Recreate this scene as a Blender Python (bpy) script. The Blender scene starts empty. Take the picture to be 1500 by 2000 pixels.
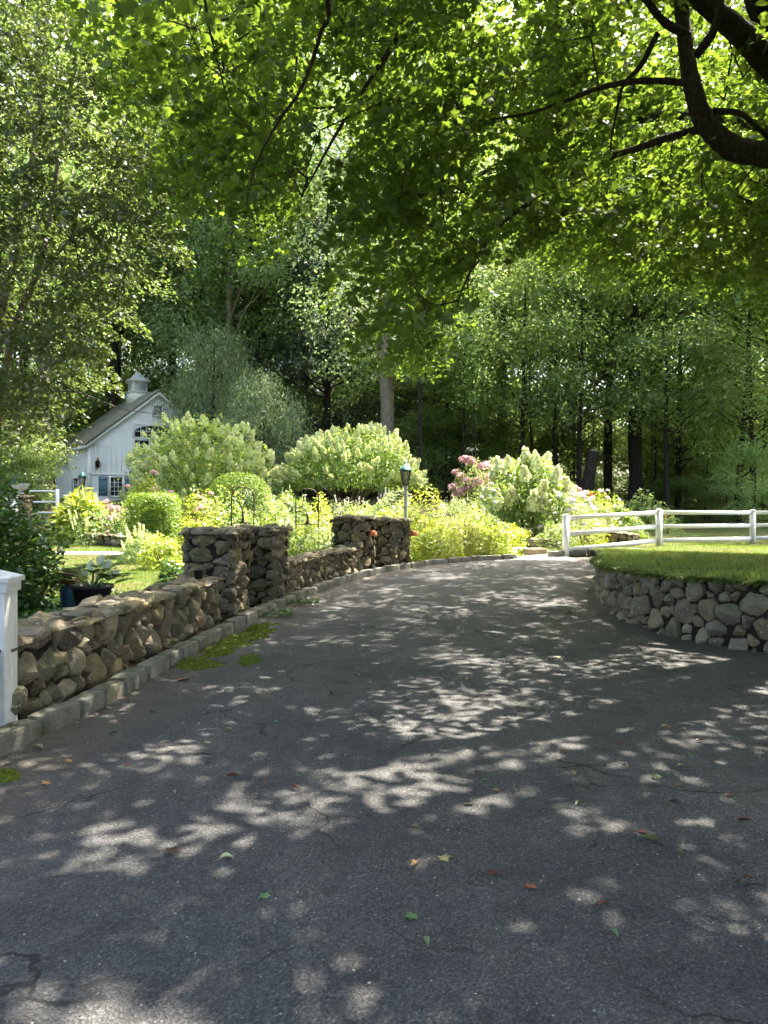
import bpy, math, random
import numpy as np
from mathutils import Vector, Matrix

S = bpy.context.scene
COL = S.collection
random.seed(7)
R = math.radians

# ------------------------------------------------------------------ camera
CAMZ = 1.6
cam_d = bpy.data.cameras.new('camera'); cam = bpy.data.objects.new('camera', cam_d); COL.objects.link(cam)
cam.location = (0, 0, CAMZ); cam.rotation_euler = (R(90), 0, 0)
cam_d.sensor_fit = 'VERTICAL'; cam_d.sensor_height = 36; cam_d.lens = 27
cam_d.clip_start = 0.05; cam_d.clip_end = 3000
S.camera = cam
# ------------------------------------------------------------------ light
SUN_AZ, SUN_EL = 46.0, 60.0            # azimuth clockwise from +Y, elevation
sa, se = R(SUN_AZ), R(SUN_EL)
SUNV = np.array([math.sin(sa)*math.cos(se), math.cos(sa)*math.cos(se), math.sin(se)])
w = bpy.data.worlds.new('World'); S.world = w; w.use_nodes = True
nt = w.node_tree; nt.nodes.clear()
sky = nt.nodes.new('ShaderNodeTexSky'); sky.sky_type = 'NISHITA'; sky.sun_disc = False
sky.sun_elevation = se; sky.sun_rotation = sa
sky.air_density = 1.0; sky.dust_density = 6.0; sky.ozone_density = 1.0
bg = nt.nodes.new('ShaderNodeBackground'); bg.inputs[1].default_value = 0.125
wo = nt.nodes.new('ShaderNodeOutputWorld')
nt.links.new(sky.outputs[0], bg.inputs[0]); nt.links.new(bg.outputs[0], wo.inputs[0])
sl = bpy.data.lights.new('sun', 'SUN'); sl.energy = 5.0; sl.angle = R(0.55); sl.color = (1, .93, .80)
so = bpy.data.objects.new('sun', sl); COL.objects.link(so)
so.rotation_euler = Vector(SUNV).to_track_quat('Z', 'Y').to_euler(); so.location = (20, 20, 40)
S.view_settings.view_transform = 'Standard'; S.view_settings.look = 'None'
S.view_settings.exposure = 2.65; S.view_settings.gamma = 1
cy = S.cycles
cy.max_bounces = 6; cy.diffuse_bounces = 3; cy.glossy_bounces = 2; cy.transmission_bounces = 4; cy.transparent_max_bounces = 4
cy.use_denoising = True; cy.sample_clamp_indirect = 4
cy.use_adaptive_sampling = True; cy.adaptive_threshold = 0.03; cy.adaptive_min_samples = 24
cy.caustics_reflective = False; cy.caustics_refractive = False
try: cy.denoiser = 'OPENIMAGEDENOISE'; cy.denoising_prefilter = 'ACCURATE'
except Exception: pass

# ------------------------------------------------------------------ terrain profiles
def PX(px, Y): return (px-750)/1500.0*Y          # world x under a picture column at depth Y
def PZ(py, Y): return CAMZ + (1000-py)/1500.0*Y
_L = np.array([(-50,0),(12,0.02),(16,.12),(22,.38),(29,.95),(33,1.5),(45,2.3),(70,3.6),(150,9),(600,30)],float)
_C = np.array([(-50,0),(10,0),(22,.3),(26,.85),(34,1.95),(45,2.4),(70,3.6),(150,9),(600,30)],float)
_Rr = np.array([(-50,0),(10,0),(22,.3),(44,1.0),(50,1.8),(70,3.0),(150,8),(600,28)],float)
def sstep(a,b,x):
    t=np.clip((x-a)/(b-a),0,1); return t*t*(3-2*t)
def H(x, y):
    x=np.asarray(x,float); y=np.asarray(y,float)
    l=np.interp(y,_L[:,0],_L[:,1]); c=np.interp(y,_C[:,0],_C[:,1]); r=np.interp(y,_Rr[:,0],_Rr[:,1])
    a=sstep(-9,-4,x); b=sstep(5.5,10,x)
    return (l*(1-a)+c*a)*(1-b)+r*b
def h(x,y): return float(H(x,y))
KERB = np.array([(-6,-2.9),(4.5,-2.55),(5.58,-2.42),(6.05,-2.3),(7.5,-2.22),(8.57,-2.15),(10.4,-1.98),(11.8,-1.74),(12.76,-1.53),(13.7,-1.33),(15.6,-.83),(17.4,-.17),(18.4,.37),(19.75,1.3),(20.8,2.5),(21.5,3.8),(21.9,5.3)])
def kerbx(y): return np.interp(y, KERB[:,0], KERB[:,1])
BANK = np.array([(12.0,6.9),(8.0,7.25),(5.6,7.85),(4.3,8.6),(3.8,9.4),(3.55,10.4),(3.5,11.7),(3.65,12.9),(4.0,14.4),(4.7,16.4),(5.3,18.6),(5.7,20.6)])  # x,y of the right wall
def bankx(y):
    b=BANK[::-1]; o=np.argsort(BANK[:,1]); return np.interp(y, BANK[o,1], BANK[o,0])

# ------------------------------------------------------------------ materials
def new_mat(name):
    m=bpy.data.materials.new(name); m.use_nodes=True; m.node_tree.nodes.clear(); return m, m.node_tree
def N(t,typ,**kw):
    n=t.nodes.new(typ)
    for k,v in kw.items():
        if k.startswith('i_'):
            key=k[2:]; key=int(key) if key.isdigit() else key.replace('_',' ')
            n.inputs[key].default_value=v
        else: setattr(n,k,v)
    return n
def L(t,a,b): t.links.new(a,b)
def ramp(t,fac,stops,interp='LINEAR'):
    r=t.nodes.new('ShaderNodeValToRGB'); r.color_ramp.interpolation=interp
    e=r.color_ramp.elements
    while len(e)<len(stops): e.new(0.5)
    for q,(p,c) in zip(e,stops):
        q.position=p; q.color=(*c,1) if len(c)==3 else c
    if fac is not None: L(t,fac,r.inputs[0])
    return r.outputs[0]
def mix(t,fac,a,b,mode='MIX'):
    n=t.nodes.new('ShaderNodeMix'); n.data_type='RGBA'; n.blend_type=mode
    if isinstance(fac,(int,float)): n.inputs[0].default_value=fac
    else: L(t,fac,n.inputs[0])
    for s,v in ((6,a),(7,b)):
        if isinstance(v,tuple): n.inputs[s].default_value=(*v,1) if len(v)==3 else v
        else: L(t,v,n.inputs[s])
    return n.outputs[2]
def noise(t,scale,detail=4,rough=.55,vec=None):
    n=N(t,'ShaderNodeTexNoise'); n.inputs['Scale'].default_value=scale; n.inputs['Detail'].default_value=detail; n.inputs['Roughness'].default_value=rough
    if vec is not None: L(t,vec,n.inputs['Vector'])
    return n.outputs['Fac']
def objco(t):
    return N(t,'ShaderNodeTexCoord').outputs['Object']
def geopos(t): return N(t,'ShaderNodeNewGeometry').outputs['Position']
def out_principled(t,col,rough=.7,bump=None,bstr=.5,bdist=.01,spec=.4,metal=0):
    p=N(t,'ShaderNodeBsdfPrincipled')
    if isinstance(col,tuple): p.inputs['Base Color'].default_value=(*col,1)
    else: L(t,col,p.inputs['Base Color'])
    if isinstance(rough,(int,float)): p.inputs['Roughness'].default_value=rough
    else: L(t,rough,p.inputs['Roughness'])
    p.inputs['Specular IOR Level'].default_value=spec; p.inputs['Metallic'].default_value=metal
    if bump is not None:
        b=N(t,'ShaderNodeBump'); b.inputs['Strength'].default_value=bstr; b.inputs['Distance'].default_value=bdist
        L(t,bump,b.inputs['Height']); L(t,b.outputs[0],p.inputs['Normal'])
    o=N(t,'ShaderNodeOutputMaterial'); L(t,p.outputs[0],o.inputs[0]); return p
def attr(t,name): 
    a=N(t,'ShaderNodeAttribute'); a.attribute_name=name; return a.outputs['Fac']

def leaf_mat(name, c_lo, c_hi, trans=(.25,.4,.05), tfac=.42, gloss=.06, rough=.4, objvar=.12):
    m,t=new_mat(name)
    c=mix(t,attr(t,'v'),c_lo,c_hi)
    oi=N(t,'ShaderNodeObjectInfo').outputs['Random']
    hs=N(t,'ShaderNodeHueSaturation')
    mr=N(t,'ShaderNodeMapRange'); L(t,oi,mr.inputs[0]); mr.inputs[3].default_value=.5-objvar*.12; mr.inputs[4].default_value=.5+objvar*.12
    mv=N(t,'ShaderNodeMapRange'); L(t,oi,mv.inputs[0]); mv.inputs[3].default_value=1-objvar*2; mv.inputs[4].default_value=1+objvar*2
    L(t,mr.outputs[0],hs.inputs['Hue']); L(t,mv.outputs[0],hs.inputs['Value']); L(t,c,hs.inputs['Color'])
    d=N(t,'ShaderNodeBsdfDiffuse'); L(t,hs.outputs[0],d.inputs[0])
    tc=mix(t,attr(t,'v'),tuple(x*.75 for x in trans),tuple(min(1,x*1.15) for x in trans))
    tr=N(t,'ShaderNodeBsdfTranslucent'); L(t,tc,tr.inputs[0])
    ms=N(t,'ShaderNodeMixShader'); ms.inputs[0].default_value=tfac; L(t,d.outputs[0],ms.inputs[1]); L(t,tr.outputs[0],ms.inputs[2])
    g=N(t,'ShaderNodeBsdfGlossy'); g.inputs['Roughness'].default_value=rough; g.inputs[0].default_value=(1,1,1,1)
    m2=N(t,'ShaderNodeMixShader'); m2.inputs[0].default_value=gloss; L(t,ms.outputs[0],m2.inputs[1]); L(t,g.outputs[0],m2.inputs[2])
    o=N(t,'ShaderNodeOutputMaterial'); L(t,m2.outputs[0],o.inputs[0]); return m

def stone_mat(name, dark=1.0, tan=1.0):
    m,t=new_mat(name); co=geopos(t)
    v=attr(t,'v')
    base=ramp(t,v,[(0,(.19*dark,.17*dark,.135*dark)),(.2,(.33*dark,.26*dark,.15*dark)),(.4,(.27*dark,.24*dark,.175*dark)),(.55,(.46*dark,.365*dark,.20*dark)),
                   (.7,(.24*dark,.22*dark,.14*dark)),(.85,(.50*dark,.43*dark,.30*dark)),(1,(.26*dark,.215*dark,.15*dark))])
    n1=noise(t,7,6,.65,co); n2=noise(t,38,5,.7,co); n3=noise(t,2.2,4,.6,co)
    c=mix(t,ramp(t,n1,[(.35,(0,0,0)),(.7,(1,1,1))]),base,mix(t,1.0,base,(.55,.52,.48),'MULTIPLY'))
    lich=ramp(t,n2,[(.54,(0,0,0)),(.62,(1,1,1))])
    lm=mix(t,1.0,lich,ramp(t,n1,[(.48,(0,0,0)),(.6,(1,1,1))]),'MULTIPLY')
    c=mix(t,lm,c,(.42,.43,.37))
    mossm=mix(t,1.0,ramp(t,n3,[(.5,(0,0,0)),(.66,(1,1,1))]),ramp(t,n2,[(.35,(0,0,0)),(.6,(1,1,1))]),'MULTIPLY')
    c=mix(t,mix(t,1.0,mossm,(.6,.6,.6),'MULTIPLY'),c,(.11,.125,.045))
    sp=ramp(t,noise(t,140,2,.5,co),[(.36,(.55,.55,.55)),(.5,(1,1,1)),(.68,(1.25,1.25,1.25))])
    c=mix(t,1.0,c,sp,'MULTIPLY')
    bh=mix(t,.5,n2,noise(t,16,8,.75,co))
    out_principled(t,c,.85,bh,.9,.02,.25); return m

M={}
def build_materials():
    # asphalt
    m,t=new_mat('asphalt'); co=geopos(t)
    vz=N(t,'ShaderNodeTexVoronoi'); vz.inputs['Scale'].default_value=115; L(t,co,vz.inputs['Vector'])
    vb=N(t,'ShaderNodeTexVoronoi'); vb.inputs['Scale'].default_value=48; L(t,co,vb.inputs['Vector'])
    big=noise(t,.55,5,.6,co); mid=noise(t,3.2,6,.65,co)
    c=ramp(t,vz.outputs['Color'],[(0,(.030,.030,.031)),(.5,(.060,.060,.061)),(.85,(.102,.101,.10)),(1,(.20,.198,.19))])
    c=mix(t,ramp(t,big,[(.35,(0,0,0)),(.7,(1,1,1))]),c,mix(t,1.0,c,(1.45,1.4,1.32),'MULTIPLY'))
    c=mix(t,ramp(t,mid,[(.3,(.8,.8,.8)),(.52,(0,0,0))]),c,mix(t,1.0,c,(.62,.62,.64),'MULTIPLY'))
    # pale grit
    gr=N(t,'ShaderNodeTexVoronoi'); gr.inputs['Scale'].default_value=16; L(t,co,gr.inputs['Vector'])
    gm=ramp(t,gr.outputs['Distance'],[(.025,(1,1,1)),(.04,(0,0,0))])
    c=mix(t,gm,c,(.32,.31,.28))
    # hairline cracks
    wv=N(t,'ShaderNodeVectorMath'); wv.operation='ADD'
    nn=N(t,'ShaderNodeTexNoise'); nn.inputs['Scale'].default_value=1.6; nn.inputs['Detail'].default_value=7; L(t,co,nn.inputs['Vector'])
    L(t,co,wv.inputs[0]); L(t,nn.outputs['Color'],wv.inputs[1])
    cr=N(t,'ShaderNodeTexVoronoi'); cr.feature='DISTANCE_TO_EDGE'; cr.inputs['Scale'].default_value=.55; L(t,wv.outputs[0],cr.inputs['Vector'])
    cm=ramp(t,cr.outputs['Distance'],[(.0,(1,1,1)),(.0035,(1,1,1)),(.008,(0,0,0))])
    cm=mix(t,1.0,cm,ramp(t,noise(t,.9,3,.5,co),[(.46,(0,0,0)),(.56,(1,1,1))]),'MULTIPLY')
    c=mix(t,cm,c,(.02,.02,.018))
    dirt=mix(t,1.0,attr(t,'v'),ramp(t,noise(t,2.6,6,.7,co),[(.36,(0,0,0)),(.6,(1,1,1))]),'MULTIPLY')
    c=mix(t,dirt,c,(.12,.10,.08))
    st=N(t,'ShaderNodeMapping'); st.inputs['Scale'].default_value=(1.1,.22,1); st.inputs['Rotation'].default_value=(0,0,R(-8)); L(t,co,st.inputs[0])
    c=mix(t,ramp(t,noise(t,1.0,5,.6,st.outputs[0]),[(.38,(.55,.55,.55)),(.5,(0,0,0))]),c,mix(t,1.0,c,(1.5,1.46,1.4),'MULTIPLY'))
    hh=mix(t,.35,vz.outputs['Distance'],vb.outputs['Distance'])
    hh=mix(t,cm,hh,(0,0,0))
    out_principled(t,c,.78,hh,1.0,.009,.3); M['asphalt']=m
    # ground / soil
    m,t=new_mat('soil'); co=geopos(t)
    c=ramp(t,noise(t,5,8,.7,co),[(.3,(.035,.028,.018)),(.5,(.07,.052,.032)),(.7,(.10,.08,.05))])
    c=mix(t,ramp(t,noise(t,.6,4,.6,co),[(.45,(0,0,0)),(.6,(1,1,1))]),c,(.035,.06,.015))
    out_principled(t,c,.95,noise(t,22,6,.7,co),.8,.03,.1); M['soil']=m
    m,t=new_mat('lawn'); co=geopos(t)
    c=ramp(t,noise(t,26,6,.75,co),[(.3,(.04,.065,.014)),(.55,(.08,.12,.028)),(.75,(.13,.16,.05))])
    c=mix(t,ramp(t,noise(t,.8,4,.6,co),[(.40,(0,0,0)),(.58,(1,1,1))]),c,(.12,.10,.05))
    out_principled(t,c,.9,noise(t,60,4,.7,co),.9,.03,.1); M['lawn']=m
    m,t=new_mat('moss'); co=geopos(t)
    c=ramp(t,noise(t,30,6,.75,co),[(.3,(.045,.055,.015)),(.52,(.12,.16,.02)),(.75,(.26,.31,.04))])
    out_principled(t,c,.95,noise(t,120,4,.7,co),1,.01,.1); M['moss']=m
    m,t=new_mat('gravel_path'); co=geopos(t)
    c=ramp(t,noise(t,30,6,.7,co),[(.3,(.28,.26,.22)),(.7,(.5,.47,.41))]); out_principled(t,c,.9,noise(t,60,4,.6,co),.6,.01,.2); M['path']=m
    M['stone']=stone_mat('fieldstone',.85); M['stone_dark']=stone_mat('pier_stone',.72); M['stone_grey']=stone_mat('bank_stone',.95,.95)
    # mortar shadow core
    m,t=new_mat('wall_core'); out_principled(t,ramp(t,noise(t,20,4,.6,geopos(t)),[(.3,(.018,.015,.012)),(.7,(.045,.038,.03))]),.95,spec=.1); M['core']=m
    # granite
    m,t=new_mat('kerb_granite'); co=geopos(t)
    c=ramp(t,noise(t,60,5,.7,co),[(.3,(.11,.105,.095)),(.55,(.21,.205,.185)),(.75,(.32,.31,.29))])
    c=mix(t,ramp(t,attr(t,'v'),[(0,(0,0,0)),(1,(.6,.6,.6))]),c,(.22,.19,.14))
    c=mix(t,ramp(t,noise(t,5,6,.7,co),[(.44,(0,0,0)),(.62,(.9,.9,.9))]),c,(.09,.10,.05))
    out_principled(t,c,.85,mix(t,.5,noise(t,22,8,.7,co),noise(t,90,3,.7,co)),.9,.012,.3); M['kerb']=m
    # white paint
    m,t=new_mat('white_paint'); co=objco(t)
    c=ramp(t,noise(t,9,6,.65,co),[(.3,(.66,.67,.66)),(.6,(.8,.8,.79))])
    mp=N(t,'ShaderNodeMapping'); mp.inputs['Scale'].default_value=(60,60,2); L(t,co,mp.inputs[0])
    gn=noise(t,1.5,5,.7,mp.outputs[0])
    c=mix(t,ramp(t,gn,[(.52,(0,0,0)),(.74,(.7,.7,.7))]),c,(.36,.37,.31))
    c=mix(t,ramp(t,noise(t,3,6,.7,co),[(.52,(0,0,0)),(.75,(.6,.6,.6))]),c,(.45,.47,.40))
    out_principled(t,c,.6,gn,.3,.003,.35); M['white']=m
    m,t=new_mat('barn_siding'); co=objco(t)
    c=ramp(t,noise(t,1.3,5,.6,co),[(.3,(.78,.79,.79)),(.7,(.87,.87,.86))]); out_principled(t,c,.65,noise(t,15,4,.6,co),.2,.01,.3); M['siding']=m
    m,t=new_mat('shingles'); co=objco(t)
    br=N(t,'ShaderNodeTexBrick'); br.inputs['Scale'].default_value=3.5; br.inputs['Color1'].default_value=(.20,.19,.175,1); br.inputs['Color2'].default_value=(.31,.29,.26,1); br.inputs['Mortar'].default_value=(.05,.045,.04,1); br.inputs['Mortar Size'].default_value=.03
    mp=N(t,'ShaderNodeMapping'); L(t,co,mp.inputs[0]); mp.inputs['Rotation'].default_value=(0,0,R(90)); L(t,mp.outputs[0],br.inputs['Vector'])
    out_principled(t,mix(t,ramp(t,noise(t,1.2,5,.6,co),[(.4,(0,0,0)),(.7,(.6,.6,.6))]),br.outputs['Color'],(.16,.17,.11)),.9,br.outputs['Fac'],.5,.02,.2); M['shingle']=m
    m,t=new_mat('window_glass'); out_principled(t,(.015,.02,.025),.08,spec=.6); M['glass']=m
    m,t=new_mat('blue_shutter'); out_principled(t,ramp(t,noise(t,4,3,.6,objco(t)),[(.3,(.09,.16,.22)),(.7,(.13,.21,.28))]),.6); M['blue']=m
    m,t=new_mat('dark_iron'); out_principled(t,ramp(t,noise(t,30,4,.6,objco(t)),[(.3,(.03,.022,.018)),(.7,(.09,.055,.035))]),.6,spec=.4,metal=.5); M['iron']=m
    m,t=new_mat('verdigris'); out_principled(t,ramp(t,noise(t,18,4,.6,objco(t)),[(.3,(.02,.09,.08)),(.7,(.05,.17,.15))]),.5,metal=.3); M['verdigris']=m
    m,t=new_mat('copper'); out_principled(t,ramp(t,noise(t,25,4,.6,objco(t)),[(.3,(.45,.14,.05)),(.7,(.7,.27,.11))]),.4,metal=.6); M['copper']=m
    m,t=new_mat('grey_post'); out_principled(t,ramp(t,noise(t,12,4,.6,objco(t)),[(.3,(.28,.30,.30)),(.7,(.40,.42,.41))]),.5); M['grey']=m
    m,t=new_mat('lamp_glass'); p=out_principled(t,(.85,.8,.7),.15,spec=.5); p.inputs['Transmission Weight'].default_value=.75; M['lampglass']=m
    m,t=new_mat('terracotta'); out_principled(t,ramp(t,noise(t,14,5,.6,objco(t)),[(.3,(.22,.06,.035)),(.7,(.36,.12,.07))]),.75); M['terracotta']=m
    m,t=new_mat('blue_glaze'); out_principled(t,ramp(t,noise(t,9,5,.6,objco(t)),[(.3,(.015,.05,.12)),(.7,(.03,.10,.2))]),.3); M['blueglaze']=m
    m,t=new_mat('black_plastic'); out_principled(t,ramp(t,noise(t,9,5,.6,objco(t)),[(.3,(.012,.012,.012)),(.7,(.03,.03,.028))]),.5); M['black']=m
    m,t=new_mat('cast_stone'); out_principled(t,ramp(t,noise(t,20,5,.6,objco(t)),[(.3,(.38,.40,.42)),(.7,(.55,.56,.57))]),.8); M['cast']=m
    def bark(name,a,b,c3,sc=1.0,bs=.9):
        m,t=new_mat(name); co=objco(t)
        mp=N(t,'ShaderNodeMapping'); mp.inputs['Scale'].default_value=(9*sc,9*sc,1.6*sc); L(t,co,mp.inputs[0])
        n1=noise(t,1.6,8,.7,mp.outputs[0]); c=ramp(t,n1,[(.33,a),(.52,b),(.72,c3)])
        n2=noise(t,9*sc,5,.7,co)
        c=mix(t,ramp(t,n2,[(.58,(0,0,0)),(.66,(.75,.75,.75))]),c,tuple(min(.4,x*1.9+.03) for x in b))
        out_principled(t,c,.92,n1,bs,.04,.15); M[name]=m
    bark('bark_dark',(.012,.010,.008),(.032,.026,.02),(.06,.05,.04))
    bark('bark_maple',(.02,.017,.013),(.045,.037,.03),(.09,.08,.065),2.2)
    bark('bark_pale',(.10,.085,.065),(.21,.175,.135),(.32,.275,.22))
    bark('bark_birch',(.12,.10,.08),(.26,.23,.19),(.38,.35,.30),2)
    bark('twig',(.03,.022,.015),(.06,.045,.03),(.09,.07,.05),3)
    # leaves
    M['maple']=leaf_mat('maple_leaf',(.020,.048,.010),(.060,.115,.020),(.22,.335,.028),.42,.03,.45)
    M['birch']=leaf_mat('small_leaf',(.018,.04,.010),(.075,.115,.03),(.19,.27,.05),.36,.05,.45)
    M['deep']=leaf_mat('deep_green_leaf',(.05,.09,.022),(.14,.20,.055),(.40,.54,.12),.48,.05,.45,.3)
    M['mid']=leaf_mat('mid_green_leaf',(.07,.13,.035),(.17,.26,.08),(.48,.64,.16),.5,.05,.45,.25)
    M['hazy']=leaf_mat('pale_green_leaf',(.10,.17,.065),(.20,.29,.12),(.42,.56,.20),.48,.05,.45,.1)
    M['silver']=leaf_mat('silver_green_leaf',(.06,.11,.03),(.18,.25,.075),(.40,.52,.13),.44,.03,.4,.15)
    M['weep']=leaf_mat('blue_green_leaf',(.12,.18,.085),(.26,.35,.18),(.34,.46,.18),.4,.04,.4)
    M['conifer']=leaf_mat('needle_green',(.012,.028,.014),(.03,.06,.026),(.04,.08,.02),.2,.04,.4)
    M['garden']=leaf_mat('garden_leaf',(.10,.17,.03),(.22,.32,.07),(.40,.55,.08),.4,.06,.4,.15)
    M['lime']=leaf_mat('lime_leaf',(.20,.27,.03),(.38,.45,.06),(.55,.62,.06),.4,.05,.4,.1)
    M['hyd']=leaf_mat('hydrangea_leaf',(.10,.18,.035),(.21,.31,.07),(.55,.70,.13),.5,.03,.5,.05)
    M['box']=leaf_mat('box_leaf',(.06,.12,.015),(.22,.32,.035),(.30,.42,.035),.25,.03,.4,.05)
    M['ivy']=leaf_mat('ivy_leaf',(.02,.055,.015),(.05,.12,.03),(.12,.24,.03),.34,.04,.4,.1)
    M['sagey']=leaf_mat('sage_leaf',(.16,.24,.07),(.32,.40,.15),(.45,.55,.16),.42,.04,.5,.1)
    M['gold']=leaf_mat('golden_leaf',(.22,.25,.05),(.38,.38,.09),(.5,.52,.1),.4,.04,.5,.1)
    M['hosta']=leaf_mat('hosta_leaf',(.10,.16,.04),(.20,.28,.08),(.30,.42,.08),.35,.10,.35)
    M['caladium']=leaf_mat('caladium_leaf',(.30,.40,.22),(.48,.56,.36),(.4,.5,.25),.4,.08,.35)
    M['cream']=leaf_mat('cream_petal',(.46,.54,.20),(.80,.82,.46),(.82,.88,.42),.5,.02,.6,.06)
    M['limecream']=leaf_mat('lime_cream_petal',(.55,.60,.28),(.80,.82,.55),(.65,.7,.35),.3,.02,.6,.06)
    M['pink']=leaf_mat('pink_petal',(.55,.28,.32),(.80,.52,.54),(.75,.45,.45),.4,.02,.6,.06)
    M['mauve']=leaf_mat('mauve_petal',(.42,.22,.25),(.64,.42,.43),(.62,.42,.42),.4,.02,.6,.06)
    M['red']=leaf_mat('red_petal',(.5,.05,.06),(.7,.12,.12),(.6,.1,.1),.3,.02,.6,.06)
    M['whitepet']=leaf_mat('white_petal',(.6,.58,.56),(.8,.78,.78),(.6,.6,.6),.3,.02,.6,.06)
    M['lilac']=leaf_mat('lilac_petal',(.50,.48,.42),(.70,.66,.64),(.65,.6,.55),.4,.02,.6,.06)
    M['grassblade']=leaf_mat('grass_blade',(.055,.095,.016),(.17,.22,.05),(.26,.36,.05),.38,.03,.5,0)
    M['dry']=leaf_mat('dry_leaf',(.13,.075,.04),(.30,.20,.11),(.35,.2,.08),.15,.05,.5,.5)
    M['reddry']=leaf_mat('red_dry_leaf',(.20,.06,.035),(.34,.14,.08),(.35,.1,.04),.15,.05,.5,.4)
    M['yellowish']=leaf_mat('pale_fallen_leaf',(.38,.38,.18),(.55,.52,.30),(.4,.4,.15),.2,.05,.5,.3)
    M['greenfall']=leaf_mat('green_fallen_leaf',(.06,.12,.035),(.14,.22,.08),(.2,.3,.08),.2,.08,.4,.3)
build_materials()

# ------------------------------------------------------------------ mesh building
class MB:
    def __init__(s): s.v=[]; s.f=[]; s.a=[]; s.n=0
    def add(s,verts,faces,v=0.5):
        verts=np.asarray(verts,float).reshape(-1,3); faces=np.asarray(faces,int)
        s.v.append(verts); s.f.append(faces+s.n)
        s.a.append(np.full(len(verts),v,float) if np.isscalar(v) else np.asarray(v,float)); s.n+=len(verts); return s
    def box(s,c,sz,rot=0,v=.5,tap=0):
        cx,cy_,cz=c; a,b,d=[q/2 for q in sz]
        P=np.array([(-a,-b,-d),(a,-b,-d),(a,b,-d),(-a,b,-d),(-a,-b,d),(a,-b,d),(a,b,d),(-a,b,d)],float)
        if tap: P[4:,:2]*=(1-tap)
        cr,sr=math.cos(rot),math.sin(rot); P=np.c_[P[:,0]*cr-P[:,1]*sr,P[:,0]*sr+P[:,1]*cr,P[:,2]]+[cx,cy_,cz]
        return s.add(P,[(0,3,2,1),(4,5,6,7),(0,1,5,4),(1,2,6,5),(2,3,7,6),(3,0,4,7)],v)
    def tube(s,pts,rad,k=8,v=.5,cap=False,rough=0,rng=None):
        pts=np.asarray(pts,float); n=len(pts); rad=np.broadcast_to(np.asarray(rad,float),(n,))
        T=np.gradient(pts,axis=0); T/=np.linalg.norm(T,axis=1)[:,None]+1e-9
        up=np.array([0,0,1.]) if abs(T[0][2])<.9 else np.array([1.,0,0])
        U=np.cross(T,up); U/=np.linalg.norm(U,axis=1)[:,None]+1e-9; W=np.cross(T,U)
        an=np.linspace(0,2*np.pi,k,endpoint=False)
        rr=rad[:,None]*np.ones((n,k))
        if rough: rr=rr*(1+rough*(rng.random((n,k))-.5)*2)
        P=pts[:,None,:]+rr[:,:,None]*(np.cos(an)[None,:,None]*U[:,None,:]+np.sin(an)[None,:,None]*W[:,None,:])
        i=np.arange(n-1)[:,None]*k; j=np.arange(k)[None,:]; j2=(j+1)%k
        F=np.stack([i+j,i+j2,i+k+j2,i+k+j],-1).reshape(-1,4)
        s.add(P.reshape(-1,3),F,v)
        if cap:
            for e in (0,n-1):
                s.add(np.vstack([P[e],pts[e][None]]),[(q,(q+1)%k,k) if e else ((q+1)%k,q,k) for q in range(k)],v)
        return s
    def lathe(s,c,prof,k=20,v=.5,rot0=0,sq=False):
        an=np.linspace(0,2*np.pi,k,endpoint=False)+rot0
        P=np.array([[(c[0]+r*math.cos(a),c[1]+r*math.sin(a),c[2]+z) for a in an] for r,z in prof])
        n=len(prof); i=np.arange(n-1)[:,None]*k; j=np.arange(k)[None,:]; j2=(j+1)%k
        return s.add(P.reshape(-1,3),np.stack([i+j,i+j2,i+k+j2,i+k+j],-1).reshape(-1,4),v)
    def mesh(s,name,mats,smooth=False):
        me=bpy.data.meshes.new(name)
        V=np.concatenate(s.v); A=np.concatenate(s.a)
        loops=np.concatenate([f.ravel() for f in s.f]); tot=np.concatenate([np.full(len(f),f.shape[1]) for f in s.f])
        me.vertices.add(len(V)); me.vertices.foreach_set('co',V.ravel().astype(np.float32))
        me.loops.add(len(loops)); me.loops.foreach_set('vertex_index',loops.astype(np.int32))
        me.polygons.add(len(tot)); st=np.r_[0,np.cumsum(tot)[:-1]]
        me.polygons.foreach_set('loop_start',st.astype(np.int32)); me.polygons.foreach_set('loop_total',tot.astype(np.int32))
        if smooth: me.polygons.foreach_set('use_smooth',np.ones(len(tot),bool))
        at=me.attributes.new('v','FLOAT','POINT'); at.data.foreach_set('value',A.astype(np.float32))
        me.update(calc_edges=True)
        me.materials.append(mats); return me
    def build(s,name,mat,parent=None,smooth=False,origin=None):
        if origin is not None:
            o3=np.asarray(origin,float); s.v=[q-o3 for q in s.v]
        me=s.mesh(name,M[mat] if isinstance(mat,str) else mat,smooth)
        o=bpy.data.objects.new(name,me); COL.objects.link(o)
        if parent is not None: o.parent=parent
        if origin is not None and parent is None: o.location=origin
        return o
def tag(o,label=None,cat=None,group=None,kind=None):
    if label: o['label']=label
    if cat: o['category']=cat
    if group: o['group']=group
    if kind: o['kind']=kind
    return o
def empty(name,loc,rz=0,label=None,cat=None,group=None):
    o=bpy.data.objects.new(name,None); o.empty_display_size=.2; COL.objects.link(o); o.location=loc; o.rotation_euler=(0,0,rz)
    return tag(o,label,cat,group)
def copy_tree(o,parent=None):
    kids=list(o.children); c=o.copy(); COL.objects.link(c); c.parent=parent
    for k in kids: copy_tree(k,c)
    return c
def unit(v): return v/(np.linalg.norm(v,axis=-1,keepdims=True)+1e-9)

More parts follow.
